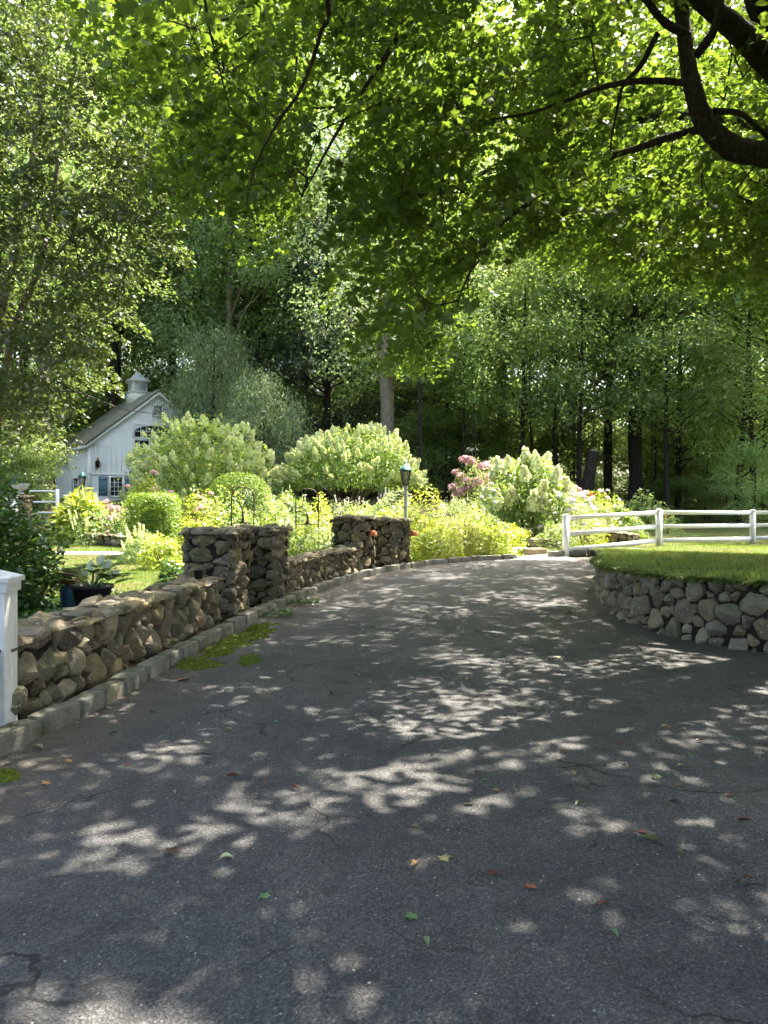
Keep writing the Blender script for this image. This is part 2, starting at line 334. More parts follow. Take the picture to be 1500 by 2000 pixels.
# leaf templates: x across, y towards the tip, z normal. verts, faces
T_LEAF=(np.array([(0,0,0),(-.32,.45,.07),(0,1,-.05),(.32,.45,.07)],float),np.array([(0,3,2),(0,2,1)]))
T_LONG=(np.array([(0,0,0),(-.13,.4,.03),(0,1,-.12),(.13,.4,.03)],float),np.array([(0,3,2),(0,2,1)]))
T_OVAL=(np.array([(0,0,0),(-.27,.25,.05),(-.3,.6,.05),(0,1,-.06),(.3,.6,.05),(.27,.25,.05),(0,.5,0)],float),np.array([(6,0,5),(6,5,4),(6,4,3),(6,3,2),(6,2,1),(6,1,0)]))
_mp=[(0,0),(-.40,.02),(-.33,.26),(-.56,.54),(-.25,.60),(0,1.0),(.25,.60),(.56,.54),(.33,.26),(.40,.02)]
T_MAPLE=(np.array([(x,y,-.12*abs(x)-.10*(y-.3)**2) for x,y in _mp]+[(0,.38,.03)],float),np.array([(10,(i+1)%10,i) for i in range(10)]))
T_WIDE=(np.array([(0,0,0),(-.5,.3,-.05),(-.42,.62,-.05),(0,1,-.1),(.42,.62,-.05),(.5,.3,-.05)],float),np.array([(0,2,1),(0,3,2),(0,4,3),(0,5,4)]))
T_QUAD=(np.array([(-.5,0,0),(.5,0,0),(.5,1,0.1),(-.5,1,0.1)],float),np.array([(0,1,2,3)]))
T_HOSTA=(np.array([(0,0,0),(-.3,.2,.08),(-.36,.5,.08),(-.2,.8,0),(0,1.05,-.12),(.2,.8,0),(.36,.5,.08),(.3,.2,.08),(0,.3,-.02),(0,.65,-.02)],float),np.array([(8,0,7,7),(8,7,6,9),(9,6,5,4),(9,4,3,2),(9,2,1,8),(8,1,0,0)]))
T_HOSTA=(T_HOSTA[0],np.array([(8,0,7),(8,7,6),(8,6,9),(9,6,5),(9,5,4),(9,4,3),(9,3,2),(9,2,8),(8,2,1),(8,1,0)]))
def leaves(mb,P,Nn,D,size,tpl,v=None,rng=None):
    P=np.asarray(P,float); n=len(P)
    if n==0: return
    Nn=unit(np.asarray(Nn,float)); D=np.asarray(D,float); D=unit(D-(D*Nn).sum(1,keepdims=True)*Nn); X=np.cross(D,Nn)
    tv,tf=tpl; k=len(tv); size=np.broadcast_to(np.asarray(size,float),(n,))
    V=P[:,None,:]+size[:,None,None]*(tv[None,:,0,None]*X[:,None,:]+tv[None,:,1,None]*D[:,None,:]+tv[None,:,2,None]*Nn[:,None,:])
    F=(np.arange(n)[:,None,None]*k+tf[None]).reshape(-1,tf.shape[1])
    if v is None: v=rng.random(n)
    mb.add(V.reshape(-1,3),F,np.repeat(v,k))
def rdir(rng,n): return unit(rng.normal(size=(n,3)))

# ------------------------------------------------------------------ setting: ground, drive, lawns
def grid_mesh(xs,ys,zf,cols=None):
    mb=MB(); X,Y=np.meshgrid(xs,ys); Z=zf(X,Y); n=len(xs)
    i=np.arange(len(ys)-1)[:,None]*n; j=np.arange(n-1)[None,:]
    mb.add(np.stack([X,Y,Z],-1).reshape(-1,3),np.stack([i+j,i+j+1,i+n+j+1,i+n+j],-1).reshape(-1,4)); return mb
xs=np.r_[-600,-300,-150,-90,np.arange(-60,60.1,1.0),90,150,300,600]
ys=np.r_[-300,-100,-40,np.arange(-20,90.1,1.0),120,150,220,350,600]
tag(grid_mesh(xs,ys,lambda X,Y:H(X,Y)-.05).build('ground','soil',smooth=True),kind='structure',label='bare soil and leaf litter under garden and wood')
# driveway: rows between kerb and bank wall
def rowsheet(ysr,fl,fr,nx,zf):
    mb=MB(); u=np.linspace(0,1,nx); Yg=np.repeat(ysr[:,None],nx,1); Xl=fl(ysr)[:,None]; Xr=fr(ysr)[:,None]
    Xg=Xl+(Xr-Xl)*u[None,:]; Z=zf(Xg,Yg); i=np.arange(len(ysr)-1)[:,None]*nx; j=np.arange(nx-1)[None,:]
    mb.add(np.stack([Xg,Yg,Z],-1).reshape(-1,3),np.stack([i+j,i+j+1,i+nx+j+1,i+nx+j],-1).reshape(-1,4)); return mb
def drive_r(y): return np.where(y<6.9,22.0,bankx(np.maximum(y,6.9))+.25)
yr=np.r_[np.arange(-12,6.8,.4),6.88,6.9,np.arange(7.0,21.95,.12)]
def drive_dirt(mb):
    P=mb.v[0]; d1=P[:,0]-kerbx(P[:,1]); d2=bankx(np.maximum(P[:,1],6.9))-P[:,0]+np.where(P[:,1]<7.3,3,0)
    mb.a[0]=np.clip(1-np.minimum(d1/.9,np.abs(d2)/.7),0,1); return mb
drive=rowsheet(yr,lambda y:kerbx(y)-.05,lambda y:np.maximum(drive_r(y),kerbx(y)+.01),60,lambda X,Y:H(X,Y)+.004)
tag(drive_dirt(drive).build('driveway','asphalt',smooth=True),kind='structure',label='dark asphalt driveway dappled with sunlight')
# lawns
rl=np.arange(12,50.1,.5)
tag(rowsheet(rl,lambda y:np.full_like(y,-26.),lambda y:np.interp(y,[12,16,19,25,30,50],[-2.9,-3.2,-4.6,-7.5,-11.5,-16.]),70,lambda X,Y:H(X,Y)+.0).build('lawn','lawn',smooth=True),kind='structure',label='sunlit lawn behind the low stone wall on the left')
def HB(X,Y):   # raised right lawn
    X=np.asarray(X,float);Y=np.asarray(Y,float)
    z=np.interp(Y,[6.5,9,24,44,50],[.82,.80,.50,1.0,1.6])
    return z+.05*np.sin(X*.9+Y*.5)*sstep(0,2,np.abs(X-bankx(Y)))
bl=np.r_[np.arange(7.0,22,.2),np.arange(22,50.1,.7)]
def bank_l(y): return np.where(y<20.6,bankx(y)+.0,np.interp(y,[20.6,22,26,34,50],[5.82,5.9,8.5,11.5,14.]))
tag(rowsheet(bl,bank_l,lambda y:np.full_like(y,42.),90,HB).build('raised_lawn','lawn',smooth=True),kind='structure',label='raised lawn behind the curved retaining wall and white fence')
tag(rowsheet(np.arange(21.9,22.5,.1),lambda y:np.full_like(y,-10.5),lambda y:np.full_like(y,-6.0),20,lambda X,Y:H(X,Y)+.02).build('garden_path','path'),kind='structure',label='pale stone path crossing the left lawn')
# opening path beyond the driveway's far edge
tag(rowsheet(np.arange(21.2,25.5,.3),lambda y:np.interp(y,[21.2,23,25.5],[3.6,3.7,4.6]),lambda y:np.interp(y,[21.2,23,25.5],[5.3,5.2,5.6]),12,lambda X,Y:H(X,Y)+.01).build('dirt_path','path'),kind='structure',label='sandy path leading up from the end of the drive')

# grass blades
def grass(name,area_fn,n,hgt,zf,label,seed):
    rng=np.random.default_rng(seed); P=area_fn(rng,n); P=np.c_[P,zf(P[:,0],P[:,1])]
    n=len(P); D=unit(rng.normal(size=(n,3))*.45+[0,0,1]); a=rng.random(n)*6.28; Nn=np.c_[np.cos(a),np.sin(a),np.zeros(n)]
    mb=MB(); tp=(np.array([(-.09,0,0),(.09,0,0),(0,1,.12)],float),np.array([(0,1,2)]))
    leaves(mb,P,Nn,D,hgt*(.5+rng.random(n)),tp,rng=rng)
    return tag(mb.build(name,'grassblade'),label,'grass',kind='stuff')
def a_right(rng,n):
    Y=7.2+(30-7.2)*rng.random(n)**1.6; X=bank_l(Y)+rng.random(n)*14*(Y/24+.3); return np.c_[X,Y]
def a_left(rng,n):
    Y=13+(30-13)*rng.random(n)**1.2; X=np.interp(Y,[12,16,19,25,30,50],[-2.9,-3.2,-4.6,-7.5,-11.5,-16.])-rng.random(n)*9; return np.c_[X,Y]
def nonpath(P): return P[~((P[:,1]>21.85)&(P[:,1]<22.45)&(P[:,0]>-10.5)&(P[:,0]<-6))]
grass('lawn_grass',lambda r,n:(lambda P:P[(np.sin(P[:,0]*1.3+P[:,1]*.7)+np.sin(P[:,1]*2.1-P[:,0]*.9)+r.normal(size=len(P))*.8)<.6+np.maximum(0,P[:,1]-14)])(a_right(r,n)),150000,.055,HB,'short mown grass on the raised lawn above the curved wall',1)
grass('lawn_grass',lambda r,n:nonpath(a_left(r,n)),90000,.05,H,'short mown grass on the left lawn beyond the low wall',2)

def overhang():
    r=np.random.default_rng(31); n=16000; Y=7.0+13*r.random(n); X=bankx(Y)+.05-.11*r.random(n)*(.6+.4*np.sin(Y*5)+.4*np.sin(Y*13)); Z=HB(X,Y)+.0
    bx=np.gradient(bankx(np.linspace(7,20,200)),13/199.); nx=-1/np.sqrt(1+np.interp(Y,np.linspace(7,20,200),bx)**2); ny=np.interp(Y,np.linspace(7,20,200),bx)/np.sqrt(1+np.interp(Y,np.linspace(7,20,200),bx)**2)
    D=unit(np.c_[nx,ny,0*nx+.15]+r.normal(size=(n,3))*.55); Nn=np.c_[r.normal(size=n)*.5,r.normal(size=n)*.5,np.ones(n)]
    mb=MB(); leaves(mb,np.c_[X,Y,Z],Nn,D,.075*(.4+r.random(n)),(np.array([(-.07,0,0),(.07,0,0),(.05,.6,.02),(0,1,-.22)],float),np.array([(0,1,2),(0,2,3)])),rng=r)
    tag(mb.build('edge_grass','grassblade'),'longer grass hanging over the top of the curved retaining wall','grass',kind='stuff')
overhang()
# ------------------------------------------------------------------ stone work
def snoise(P,f,seed):
    rs=np.random.default_rng(seed); o=np.zeros(len(P))
    for k in range(5):
        d=rs.normal(size=3); o+=np.sin(P@d*f*(1+.5*k)+rs.random()*6.28)/(1+.5*k)
    return o/2.2
def power_cells(rng,S_,T_,rmin,rmax,asp=1.3,bias=1.6):
    """packed stones: variable-radius darts, then power-diagram cells"""
    pts=[]; target=S_*T_
    for r in np.linspace(rmax,rmin,9):
        for _ in range(int(14+target/(r*r)*1.3)):
            x=rng.random()*S_; y=rng.random()*T_; 
            if r>rmin*1.6 and rng.random()>.35: continue
            ok=True
            for (a,b,q) in pts:
                if ((a-x)/asp)**2+(b-y)**2<(.88*(q+r))**2: ok=False;break
            if ok: pts.append((x,y,r))
    A=np.array(pts); cells=[]
    for i,(x,y,r) in enumerate(A):
        d2=((A[:,0]-x)/asp)**2+(A[:,1]-y)**2; nb=[j for j in np.argsort(d2)[1:16]]
        poly=[(0,0),(S_,0),(S_,T_),(0,T_)]
        for j in nb:
            xj,yj,rj=A[j]; # |p-ci|^2-ri^2 < |p-cj|^2-rj^2 in scaled metric
            nx=2*(xj-x)/asp**2; ny=2*(yj-y); c=((xj/asp)**2+yj**2-rj**2)-((x/asp)**2+y**2-r**2)
            new=[]
            for k in range(len(poly)):
                p,q=poly[k],poly[(k+1)%len(poly)]; dp=p[0]*nx+p[1]*ny-c; dq=q[0]*nx+q[1]*ny-c
                if dp<=0: new.append(p)
                if (dp<0)!=(dq<0) and abs(dp-dq)>1e-12:
                    t=dp/(dp-dq); new.append((p[0]+t*(q[0]-p[0]),p[1]+t*(q[1]-p[1])))
            poly=new
            if len(poly)<3: break
        if len(poly)>=3:
            P=np.array(poly); ar=.5*abs(np.dot(P[:,0],np.roll(P[:,1],-1))-np.dot(P[:,1],np.roll(P[:,0],-1)))
            if ar>.0012: cells.append(P)
    return cells
RINGS=np.array([0,.3,.55,.75,.88,.96,1.0,1.0])
def stone_face(mb,S_,T_,mapf,rng,rmin=.055,rmax=.15,depth=.075,asp=1.3,gap=.009,flat=False,rough=1.5,K=28):
    for P in power_cells(rng,S_,T_,rmin,rmax,asp):
        c=P.mean(0); E=np.roll(P,-1,0)-P; nl=np.c_[E[:,1],-E[:,0]]; nl/=np.linalg.norm(nl,axis=1)[:,None]+1e-9
        d=((P-c)*nl).sum(1); sg=np.sign(d.mean()) or 1; nl*=sg; d=np.maximum(d*sg-gap,.006)
        th=np.linspace(0,2*np.pi,K,endpoint=False)+rng.random(); u=np.c_[np.cos(th),np.sin(th)]
        pw=13 if not flat else 14
        Rr=(np.sum((np.maximum(0,u@nl.T)/d[None])**pw,1))**(-1/pw)
        Rr*=1+.05*np.sin(th*3+rng.random()*6)+.035*np.sin(th*5+rng.random()*6)
        Rm=Rr.mean(); dep=min(depth*(.55+.75*rng.random()),Rm*1.05)
        r=RINGS[:,None]; XY=c+ (r[:,:,None]*Rr[None,:,None])*u[None]
        prof=(1-RINGS**(3.2+3*rng.random()))**.55 if not flat else (1-RINGS**7)**.7
        Z=dep*prof[:,None]*np.ones((1,K))
        for _ in range(rng.integers(3,7)):
            a=rng.random()*6.28; sl_=(.4+rng.random()*1.5)*dep/Rm; off=dep*(.48+.5*rng.random())
            Z=np.minimum(Z, off+ ((XY-c)@np.array([math.cos(a),math.sin(a)]))*sl_)
        Z[-1]=-.06 if not flat else -.03; Z[-2]=np.minimum(Z[-2],0.004)
        q=np.c_[XY.reshape(-1,2),Z.reshape(-1)]; sd=int(rng.integers(1e6))
        amp=np.repeat(np.minimum(1,prof+.25),K)*min(.012,Rm*.12)*rough
        q[:,2]+=snoise(q,22,sd)*amp+snoise(q,60,sd+1)*amp*.45
        q[:,0]+=snoise(q,25,sd+2)*.004*rough; q[:,1]+=snoise(q,25,sd+3)*.004*rough
        W=mapf(q[:,0],q[:,1],q[:,2])
        n=len(RINGS); i=np.arange(n-1)[:,None]*K; j=np.arange(K)[None,:]; j2=(j+1)%K
        mb.add(W,np.stack([i+j,i+j2,i+K+j2,i+K+j],-1).reshape(-1,4),rng.random())
def path_sampler(pts):
    pts=np.asarray(pts,float); 
    # smooth by chaikin
    for _ in range(2):
        q=[pts[0]]
        for a,b in zip(pts[:-1],pts[1:]): q+= [a*.75+b*.25,a*.25+b*.75]
        q.append(pts[-1]); pts=np.array(q)
    sl_=np.r_[0,np.cumsum(np.linalg.norm(np.diff(pts,axis=0),axis=1))]
    T=np.gradient(pts,axis=0); T=unit(T)
    def f(s):
        s=np.asarray(s,float); X=np.interp(s,sl_,pts[:,0]); Y=np.interp(s,sl_,pts[:,1]); tx=np.interp(s,sl_,T[:,0]); ty=np.interp(s,sl_,T[:,1])
        return X,Y,tx,ty
    return f,sl_[-1]
def wall(name,pts,height,thick,mat,label,rng,side=1,rmin=.06,rmax=.16,depth=.07,top=True,back=False,asp=1.15,basef=None,cap_r=(.075,.16)):
    """front face is the path; body lies to the opposite of 'side' (side=+1: face looks to the right of travel)"""
    f,Ln=path_sampler(pts); root=empty(name,(float(pts[0][0]),float(pts[0][1]),0),0,label,'stone wall')
    org=np.array([pts[0][0],pts[0][1],0])
    bf=basef or (lambda x,y:H(x,y)-.06)
    def fm(s,t,d,inset=0):
        X,Y,tx,ty=f(s); nx,ny=ty*side,-tx*side; o=d-inset-.0*t
        return np.c_[X+nx*o-org[0],Y+ny*o-org[1],bf(X,Y)+t]
    mb=MB(); stone_face(mb,Ln,height,lambda s,t,d:fm(s,t,d),rng,rmin,rmax,depth,asp)
    o=mb.build('stone_face',mat,root,smooth=True)
    if back:
        mb=MB(); stone_face(mb,Ln,height,lambda s,t,d:fm(s,t,-thick-d),rng,rmin*1.2,rmax,depth*.7,asp)
        mb.build('rear_stone_face',mat,root,smooth=True)
    # core
    ss=np.linspace(0,Ln,int(Ln/.15)+2); mb=MB()
    A=fm(ss,np.full_like(ss,-.1),0*ss,.045); B=fm(ss,np.full_like(ss,height-.03),0*ss,.045); C_=fm(ss,np.full_like(ss,height-.03),0*ss,thick); D_=fm(ss,np.full_like(ss,-.1),0*ss,thick)
    n=len(ss); V=np.vstack([A,B,C_,D_]); i=np.arange(n-1); F=[]
    for k in range(4):
        k2=(k+1)%4; F.append(np.stack([k*n+i,k*n+i+1,k2*n+i+1,k2*n+i],-1))
    mb.add(V,np.vstack(F)); mb.add(V,[(0,n,2*n,3*n),(n-1,2*n-1,3*n-1,4*n-1)])
    mb.build('core','core',root)
    # end faces
    for se_,nm in ((0,-1),(Ln,1)):
        X,Y,tx,ty=f(se_); mb=MB()
        def em(s,t,d,X=X,Y=Y,tx=tx,ty=ty,nm=nm): 
            nx,ny=ty*side,-tx*side
            return np.c_[X-nx*s+tx*nm*d-org[0],Y-ny*s+ty*nm*d-org[1],bf(X,Y)+t]
        stone_face(mb,thick,height,em,rng,rmin,rmax,depth*.7,asp); mb.build('end_face',mat,root,smooth=True)
    if top:
        mb=MB()
        def tm(s,t,d):
            X,Y,tx,ty=f(s); nx,ny=ty*side,-tx*side; o=.07-t
            jz=.012*np.sin(s*3.1)+.01*np.sin(s*7.3+1)
            return np.c_[X+nx*o-org[0],Y+ny*o-org[1],bf(X,Y)+height-.02+d+jz]
        stone_face(mb,Ln,thick+.1,tm,rng,cap_r[0],cap_r[1],.05,1.4,.006,flat=True,rough=.8); mb.build('capstones',mat,root,smooth=True)
    return root
rng=np.random.default_rng(11)
LW=[(-2.78,3.6),(-2.72,5.0),(-2.66,6.2),(-2.58,7.4),(-2.50,8.6),(-2.42,9.6),(-2.30,10.75)]
wall('stone_wall',LW,.74,.52,'stone','low golden fieldstone wall running from the white post to the first pier',rng,rmin=.06,rmax=.19,depth=.10,back=False,asp=.85)
wall('stone_wall',[(-1.68,13.0),(-1.52,14.1),(-1.28,15.2),(-.95,16.2),(-.62,17.1)],.70,.42,'stone_dark','low curved fieldstone wall joining the nearer and farther pairs of piers',rng,rmin=.05,rmax=.12,depth=.07,asp=.85)
BK=[(12.0,6.9),(8.0,7.25),(5.6,7.85),(4.3,8.6),(3.8,9.4),(3.55,10.4),(3.5,11.7),(3.65,12.9),(4.0,14.4),(4.7,16.4),(5.3,18.6),(5.7,20.6)]
def bank_base(x,y): return np.interp(y,[6.5,9,24],[.82,.80,.50])-.862
wall('retaining_wall',BK,.86,.4,'stone_grey','curved dry stone retaining wall of rounded boulders holding up the right lawn',rng,side=-1,rmin=.05,rmax=.155,depth=.11,top=False,asp=1.15,basef=bank_base)
wall('terrace_wall',[(-10.9,25.2),(-9.9,24.6),(-8.7,24.0),(-7.9,23.6)],.42,.4,'stone','low terrace wall of rough stones below the pink phlox bed',rng,rmin=.07,rmax=.15,depth=.08)
wall('terrace_wall',[(6.0,25.6),(7.0,24.9),(7.9,24.2)],.5,.4,'stone_grey','short stone terrace wall behind the left bay of the white fence',rng,rmin=.07,rmax=.16,depth=.08)

def pier(cx,cy_,wd,dp,yaw,ztop,mat,label,rng,rmin=.05,rmax=.13,group='stone piers beside the driveway'):
    zb=h(cx,cy_)-.1; Ht=ztop-zb-.05
    root=empty('stone_pier',(cx,cy_,zb),yaw,label,'stone pier',group)
    b=.05
    MB().box((0,0,Ht/2-.01),(wd-2*b-.08,dp-2*b-.08,Ht)).build('core','core',root)
    mb=MB(); a,c=wd/2-b,dp/2-b; e=.035
    faces=[(2*a+2*e,lambda s,t,d:np.c_[s-a-e,-c-d,t]),(2*c+2*e,lambda s,t,d:np.c_[a+d,s-c-e,t]),
           (2*a+2*e,lambda s,t,d:np.c_[a+e-s,c+d,t]),(2*c+2*e,lambda s,t,d:np.c_[-a-d,c+e-s,t])]
    for S_,fn in faces: stone_face(mb,S_,Ht-.04,fn,rng,rmin*.85,rmax*.88,.085,1.75,.007)
    mb.build('stone_face',mat,root,smooth=True)
    mb=MB(); stone_face(mb,wd+.08,dp+.08,lambda s,t,d:np.c_[s-wd/2-.04,t-dp/2-.04,Ht-.03+d*1.2],rng,.12,.22,.07,1.3,.006,flat=True)
    # rim slabs: thin irregular plates showing an edge
    for k in range(13):
        an=k/13*6.28+rng.random()*.4; x=math.cos(an)*(wd/2-.1); y=math.sin(an)*(dp/2-.1); s1=.26+.16*rng.random(); s2=.22+.12*rng.random()
        rough_block(mb,(x,y,Ht-.055+.05*rng.random()),(s1,s2,.045+.05*rng.random()),rng.random()*.9-.45,rng,rng.random(),.012)
    mb.build('capstones',mat,root,smooth=True)
    return root
def rough_block(mb,c,sz,rot,rng,v,amp=.01,n=5):
    """box subdivided on all faces with rounded corners and noise"""
    g=np.linspace(-1,1,n)
    A,B=np.meshgrid(g,g); base=np.stack([A.ravel(),B.ravel(),np.ones(n*n)],-1); V=[];F=[]
    i=np.arange(n-1)[:,None]*n; j=np.arange(n-1)[None,:]; f0=np.stack([i+j,i+j+1,i+n+j+1,i+n+j],-1).reshape(-1,4)
    for k,(perm,sg) in enumerate([((0,1,2),1),((1,0,2),-1),((2,0,1),1),((0,2,1),-1),((1,2,0),1),((2,1,0),-1)]):
        q=base.copy(); q[:,2]*=sg
        P=np.zeros_like(q)
        for a in range(3): P[:,perm[a]]=q[:,a]
        V.append(P); F.append(f0+k*n*n)
    P=np.vstack(V); P/= (np.sum(np.abs(P)**9,1)**(1/9))[:,None]
    P=P*np.array(sz)/2; sd=int(rng.integers(1e6))
    dd=unit(P); P=P+dd*(snoise(P,14,sd)*amp+snoise(P,38,sd+1)*amp*.5)[:,None]
    cr,sr=math.cos(rot),math.sin(rot); P=np.c_[P[:,0]*cr-P[:,1]*sr,P[:,0]*sr+P[:,1]*cr,P[:,2]]+np.array(c)
    mb.add(P,np.vstack(F),v)
pier(-2.50,11.5,.84,.80,R(-8),1.395,'stone_dark','nearest stone pier, at the end of the long golden wall',rng,.05,.13)
pier(-1.99,12.72,.72,.62,R(-12),1.40,'stone_dark','stone pier standing close behind the nearest one where the curved low wall begins',rng,.05,.12)
pier(-.70,17.85,.80,.78,R(-34),1.55,'stone_dark','stone pier with flat dark ledges at the far end of the curved low wall',rng,.06,.15)
pier(.18,19.2,.80,.74,R(-38),1.49,'stone','farthest stone pier, in front of the lantern post',rng,.05,.13)
p5=pier(PX(39,29),29.0,.8,.8,R(10),PZ(966,29),'stone','small pale stone pier under the white urn at far left',rng,.07,.15,None)

# kerb
def make_kerb():
    mb=MB(); f,Ln=path_sampler([(x,y) for y,x in KERB[:-1]]); s=0
    while s<Ln-.2:
        l=.34+.32*rng.random(); X,Y,tx,ty=f(s+l/2); ang=math.atan2(ty,tx)
        nx,ny=-ty,tx
        rough_block(mb,(X+nx*.085,Y+ny*.085,h(X,Y)+.03+.012*rng.random()),(l-.012,.165+.02*rng.random(),.20),ang+rng.normal()*.02,rng,rng.random(),.007,6); s+=l
    return tag(mb.build('kerb','kerb',smooth=True),kind='structure',label='rough granite block kerb along the drive')
make_kerb()
def far_kerb():
    mb=MB()
    for k in range(5):
        x=5.0+k*.62; y=22.15+.28*k-.03*k*k; rough_block(mb,(x,y,h(x,y)+.05),(.6,.18,.2),R(22),rng,rng.random(),.01,6)
    return tag(mb.build('far_kerb','kerb',smooth=True),kind='structure',label='granite kerb blocks beneath the white fence')
far_kerb()
# moss
def moss(cx,cy_,a,b,rot,seed,label):
    r=np.random.default_rng(seed); mb=MB(); st=.02; u=np.arange(-a*1.3,a*1.3,st); v_=np.arange(-b*1.25,b*1.25,st); U,Vv=np.meshgrid(u,v_)
    X=cx+U*math.cos(rot)-Vv*math.sin(rot); Y=cy_+U*math.sin(rot)+Vv*math.cos(rot)
    P=np.c_[X.ravel(),Y.ravel(),0*X.ravel()]; f=1-np.sqrt((U/a)**2+(Vv/b)**2).ravel(); nz=snoise(P,5,seed)*.55+snoise(P,16,seed+1)*.4+snoise(P,50,seed+2)*.3+r.normal(size=len(P))*.08
    g=(f+nz*.75-.02); Z=H(P[:,0],P[:,1])+.004+np.clip(g,0,.5)*.05+np.clip(g*6,0,1)*r.random(len(P))*.008
    P[:,2]=np.where(g>0,Z,H(P[:,0],P[:,1])-.004); n=len(u); i=np.arange(len(v_)-1)[:,None]*n; j=np.arange(n-1)[None,:]
    F=np.stack([i+j,i+j+1,i+n+j+1,i+n+j],-1).reshape(-1,4); F=F[(g[F]>0).sum(1)>=2]
    mb.add(P,F)
    k=np.where(g>.02)[0]; k=k[r.random(len(k))<.8]; q=P[k]; n=len(q); an=r.random(n)*6.28
    leaves(mb,q,np.c_[np.cos(an),np.sin(an),0*an],unit(r.normal(size=(n,3))*.5+[0,0,1]),.02,(np.array([(-.25,0,0),(.25,0,0),(0,1,0)]),np.array([(0,1,2)])),rng=r)
    return tag(mb.build('moss','moss',smooth=True),label,'moss',kind='stuff')
moss(-1.80,9.5,.22,1.15,R(-8),3,'bright moss strip along the kerb near the first pier')
moss(-1.45,8.25,.16,.32,R(10),4,'small moss pad on the asphalt just in front of the moss strip')
moss(-1.88,8.0,.2,.22,R(0),5,'round moss pad at the kerb nearest the camera end of the strip')
moss(-2.30,4.62,.12,.12,R(0),6,'tiny moss tuft beside the kerb near the white post')

# ------------------------------------------------------------------ trees
def grow_branches(mb,nodes,par,rad,anchors,r0,kdir=0.35,r=None,k=5,sag=.06):
    """attach anchors to a growing skeleton; thin tubes"""
    nodes=[np.array(x,float) for x in nodes]; par=list(par); fixed=len(nodes)
    cnt=None; root=nodes[0]; A=np.array(anchors)
    order=np.argsort(np.min(np.linalg.norm(A[:,None]-np.array(nodes)[None],axis=2),axis=1))
    plen=[0.0]*fixed
    for i in order:
        a=A[i]; NN=np.array(nodes); d=np.linalg.norm(NN-a,axis=1); cst=d+kdir*np.array(plen)*.3
        j=int(np.argmin(cst)); st=nodes[j]; L_=d[j]; m=max(1,int(L_/.55)); pj=j
        for q in range(1,m+1):
            t=q/m; p=st*(1-t)+a*t; p=p+np.array([0,0,sag*L_*math.sin(math.pi*t)])+(r.normal(size=3)*.05*L_*.5 if q<m else 0)
            nodes.append(p); par.append(pj); plen.append(plen[pj]+L_/m); pj=len(nodes)-1
    n=len(nodes); cnt=np.ones(n)
    for i in range(n-1,fixed-1,-1): cnt[par[i]]+=cnt[i]*.8
    rr=r0*np.sqrt(cnt)
    NN=np.array(nodes)
    for i in range(fixed,n):
        a,b=NN[par[i]],NN[i]; ra=min(rr[par[i]] if par[i]>=fixed else rr[i]*1.05, rr[i]*1.4); mb.tube([a,b],[ra,rr[i]],k)
def spray_leaves(mb,A,Dr,r,n,Lr,size,tpl,droop=.35,tilt=.55,width=.45):
    for a,d in zip(A,Dr):
        L_=Lr*(.6+.7*r.random()); m=int(n*(.6+.8*r.random())); t=r.random(m)**.8; side=np.cross(d,[0,0,1.]); side/=np.linalg.norm(side)+1e-9
        wv=(r.random(m)-.5)*2*width*L_*(.35+.65*np.sin(np.pi*np.clip(t*.85+.1,0,1)))
        P=a+d*(t*L_)[:,None]+side*wv[:,None]+np.c_[0*t,0*t,-droop*L_*t**2+r.normal(size=m)*.07*L_]
        Nn=unit(np.array([0,0,1.])+r.normal(size=(m,3))*tilt+d*.25); D=unit(d*.6+side*np.sign(wv)[:,None]*.6+r.normal(size=(m,3))*.4+[0,0,-.45])
        leaves(mb,P,Nn,D,size*(.45+.8*r.random(m)),tpl,rng=r)

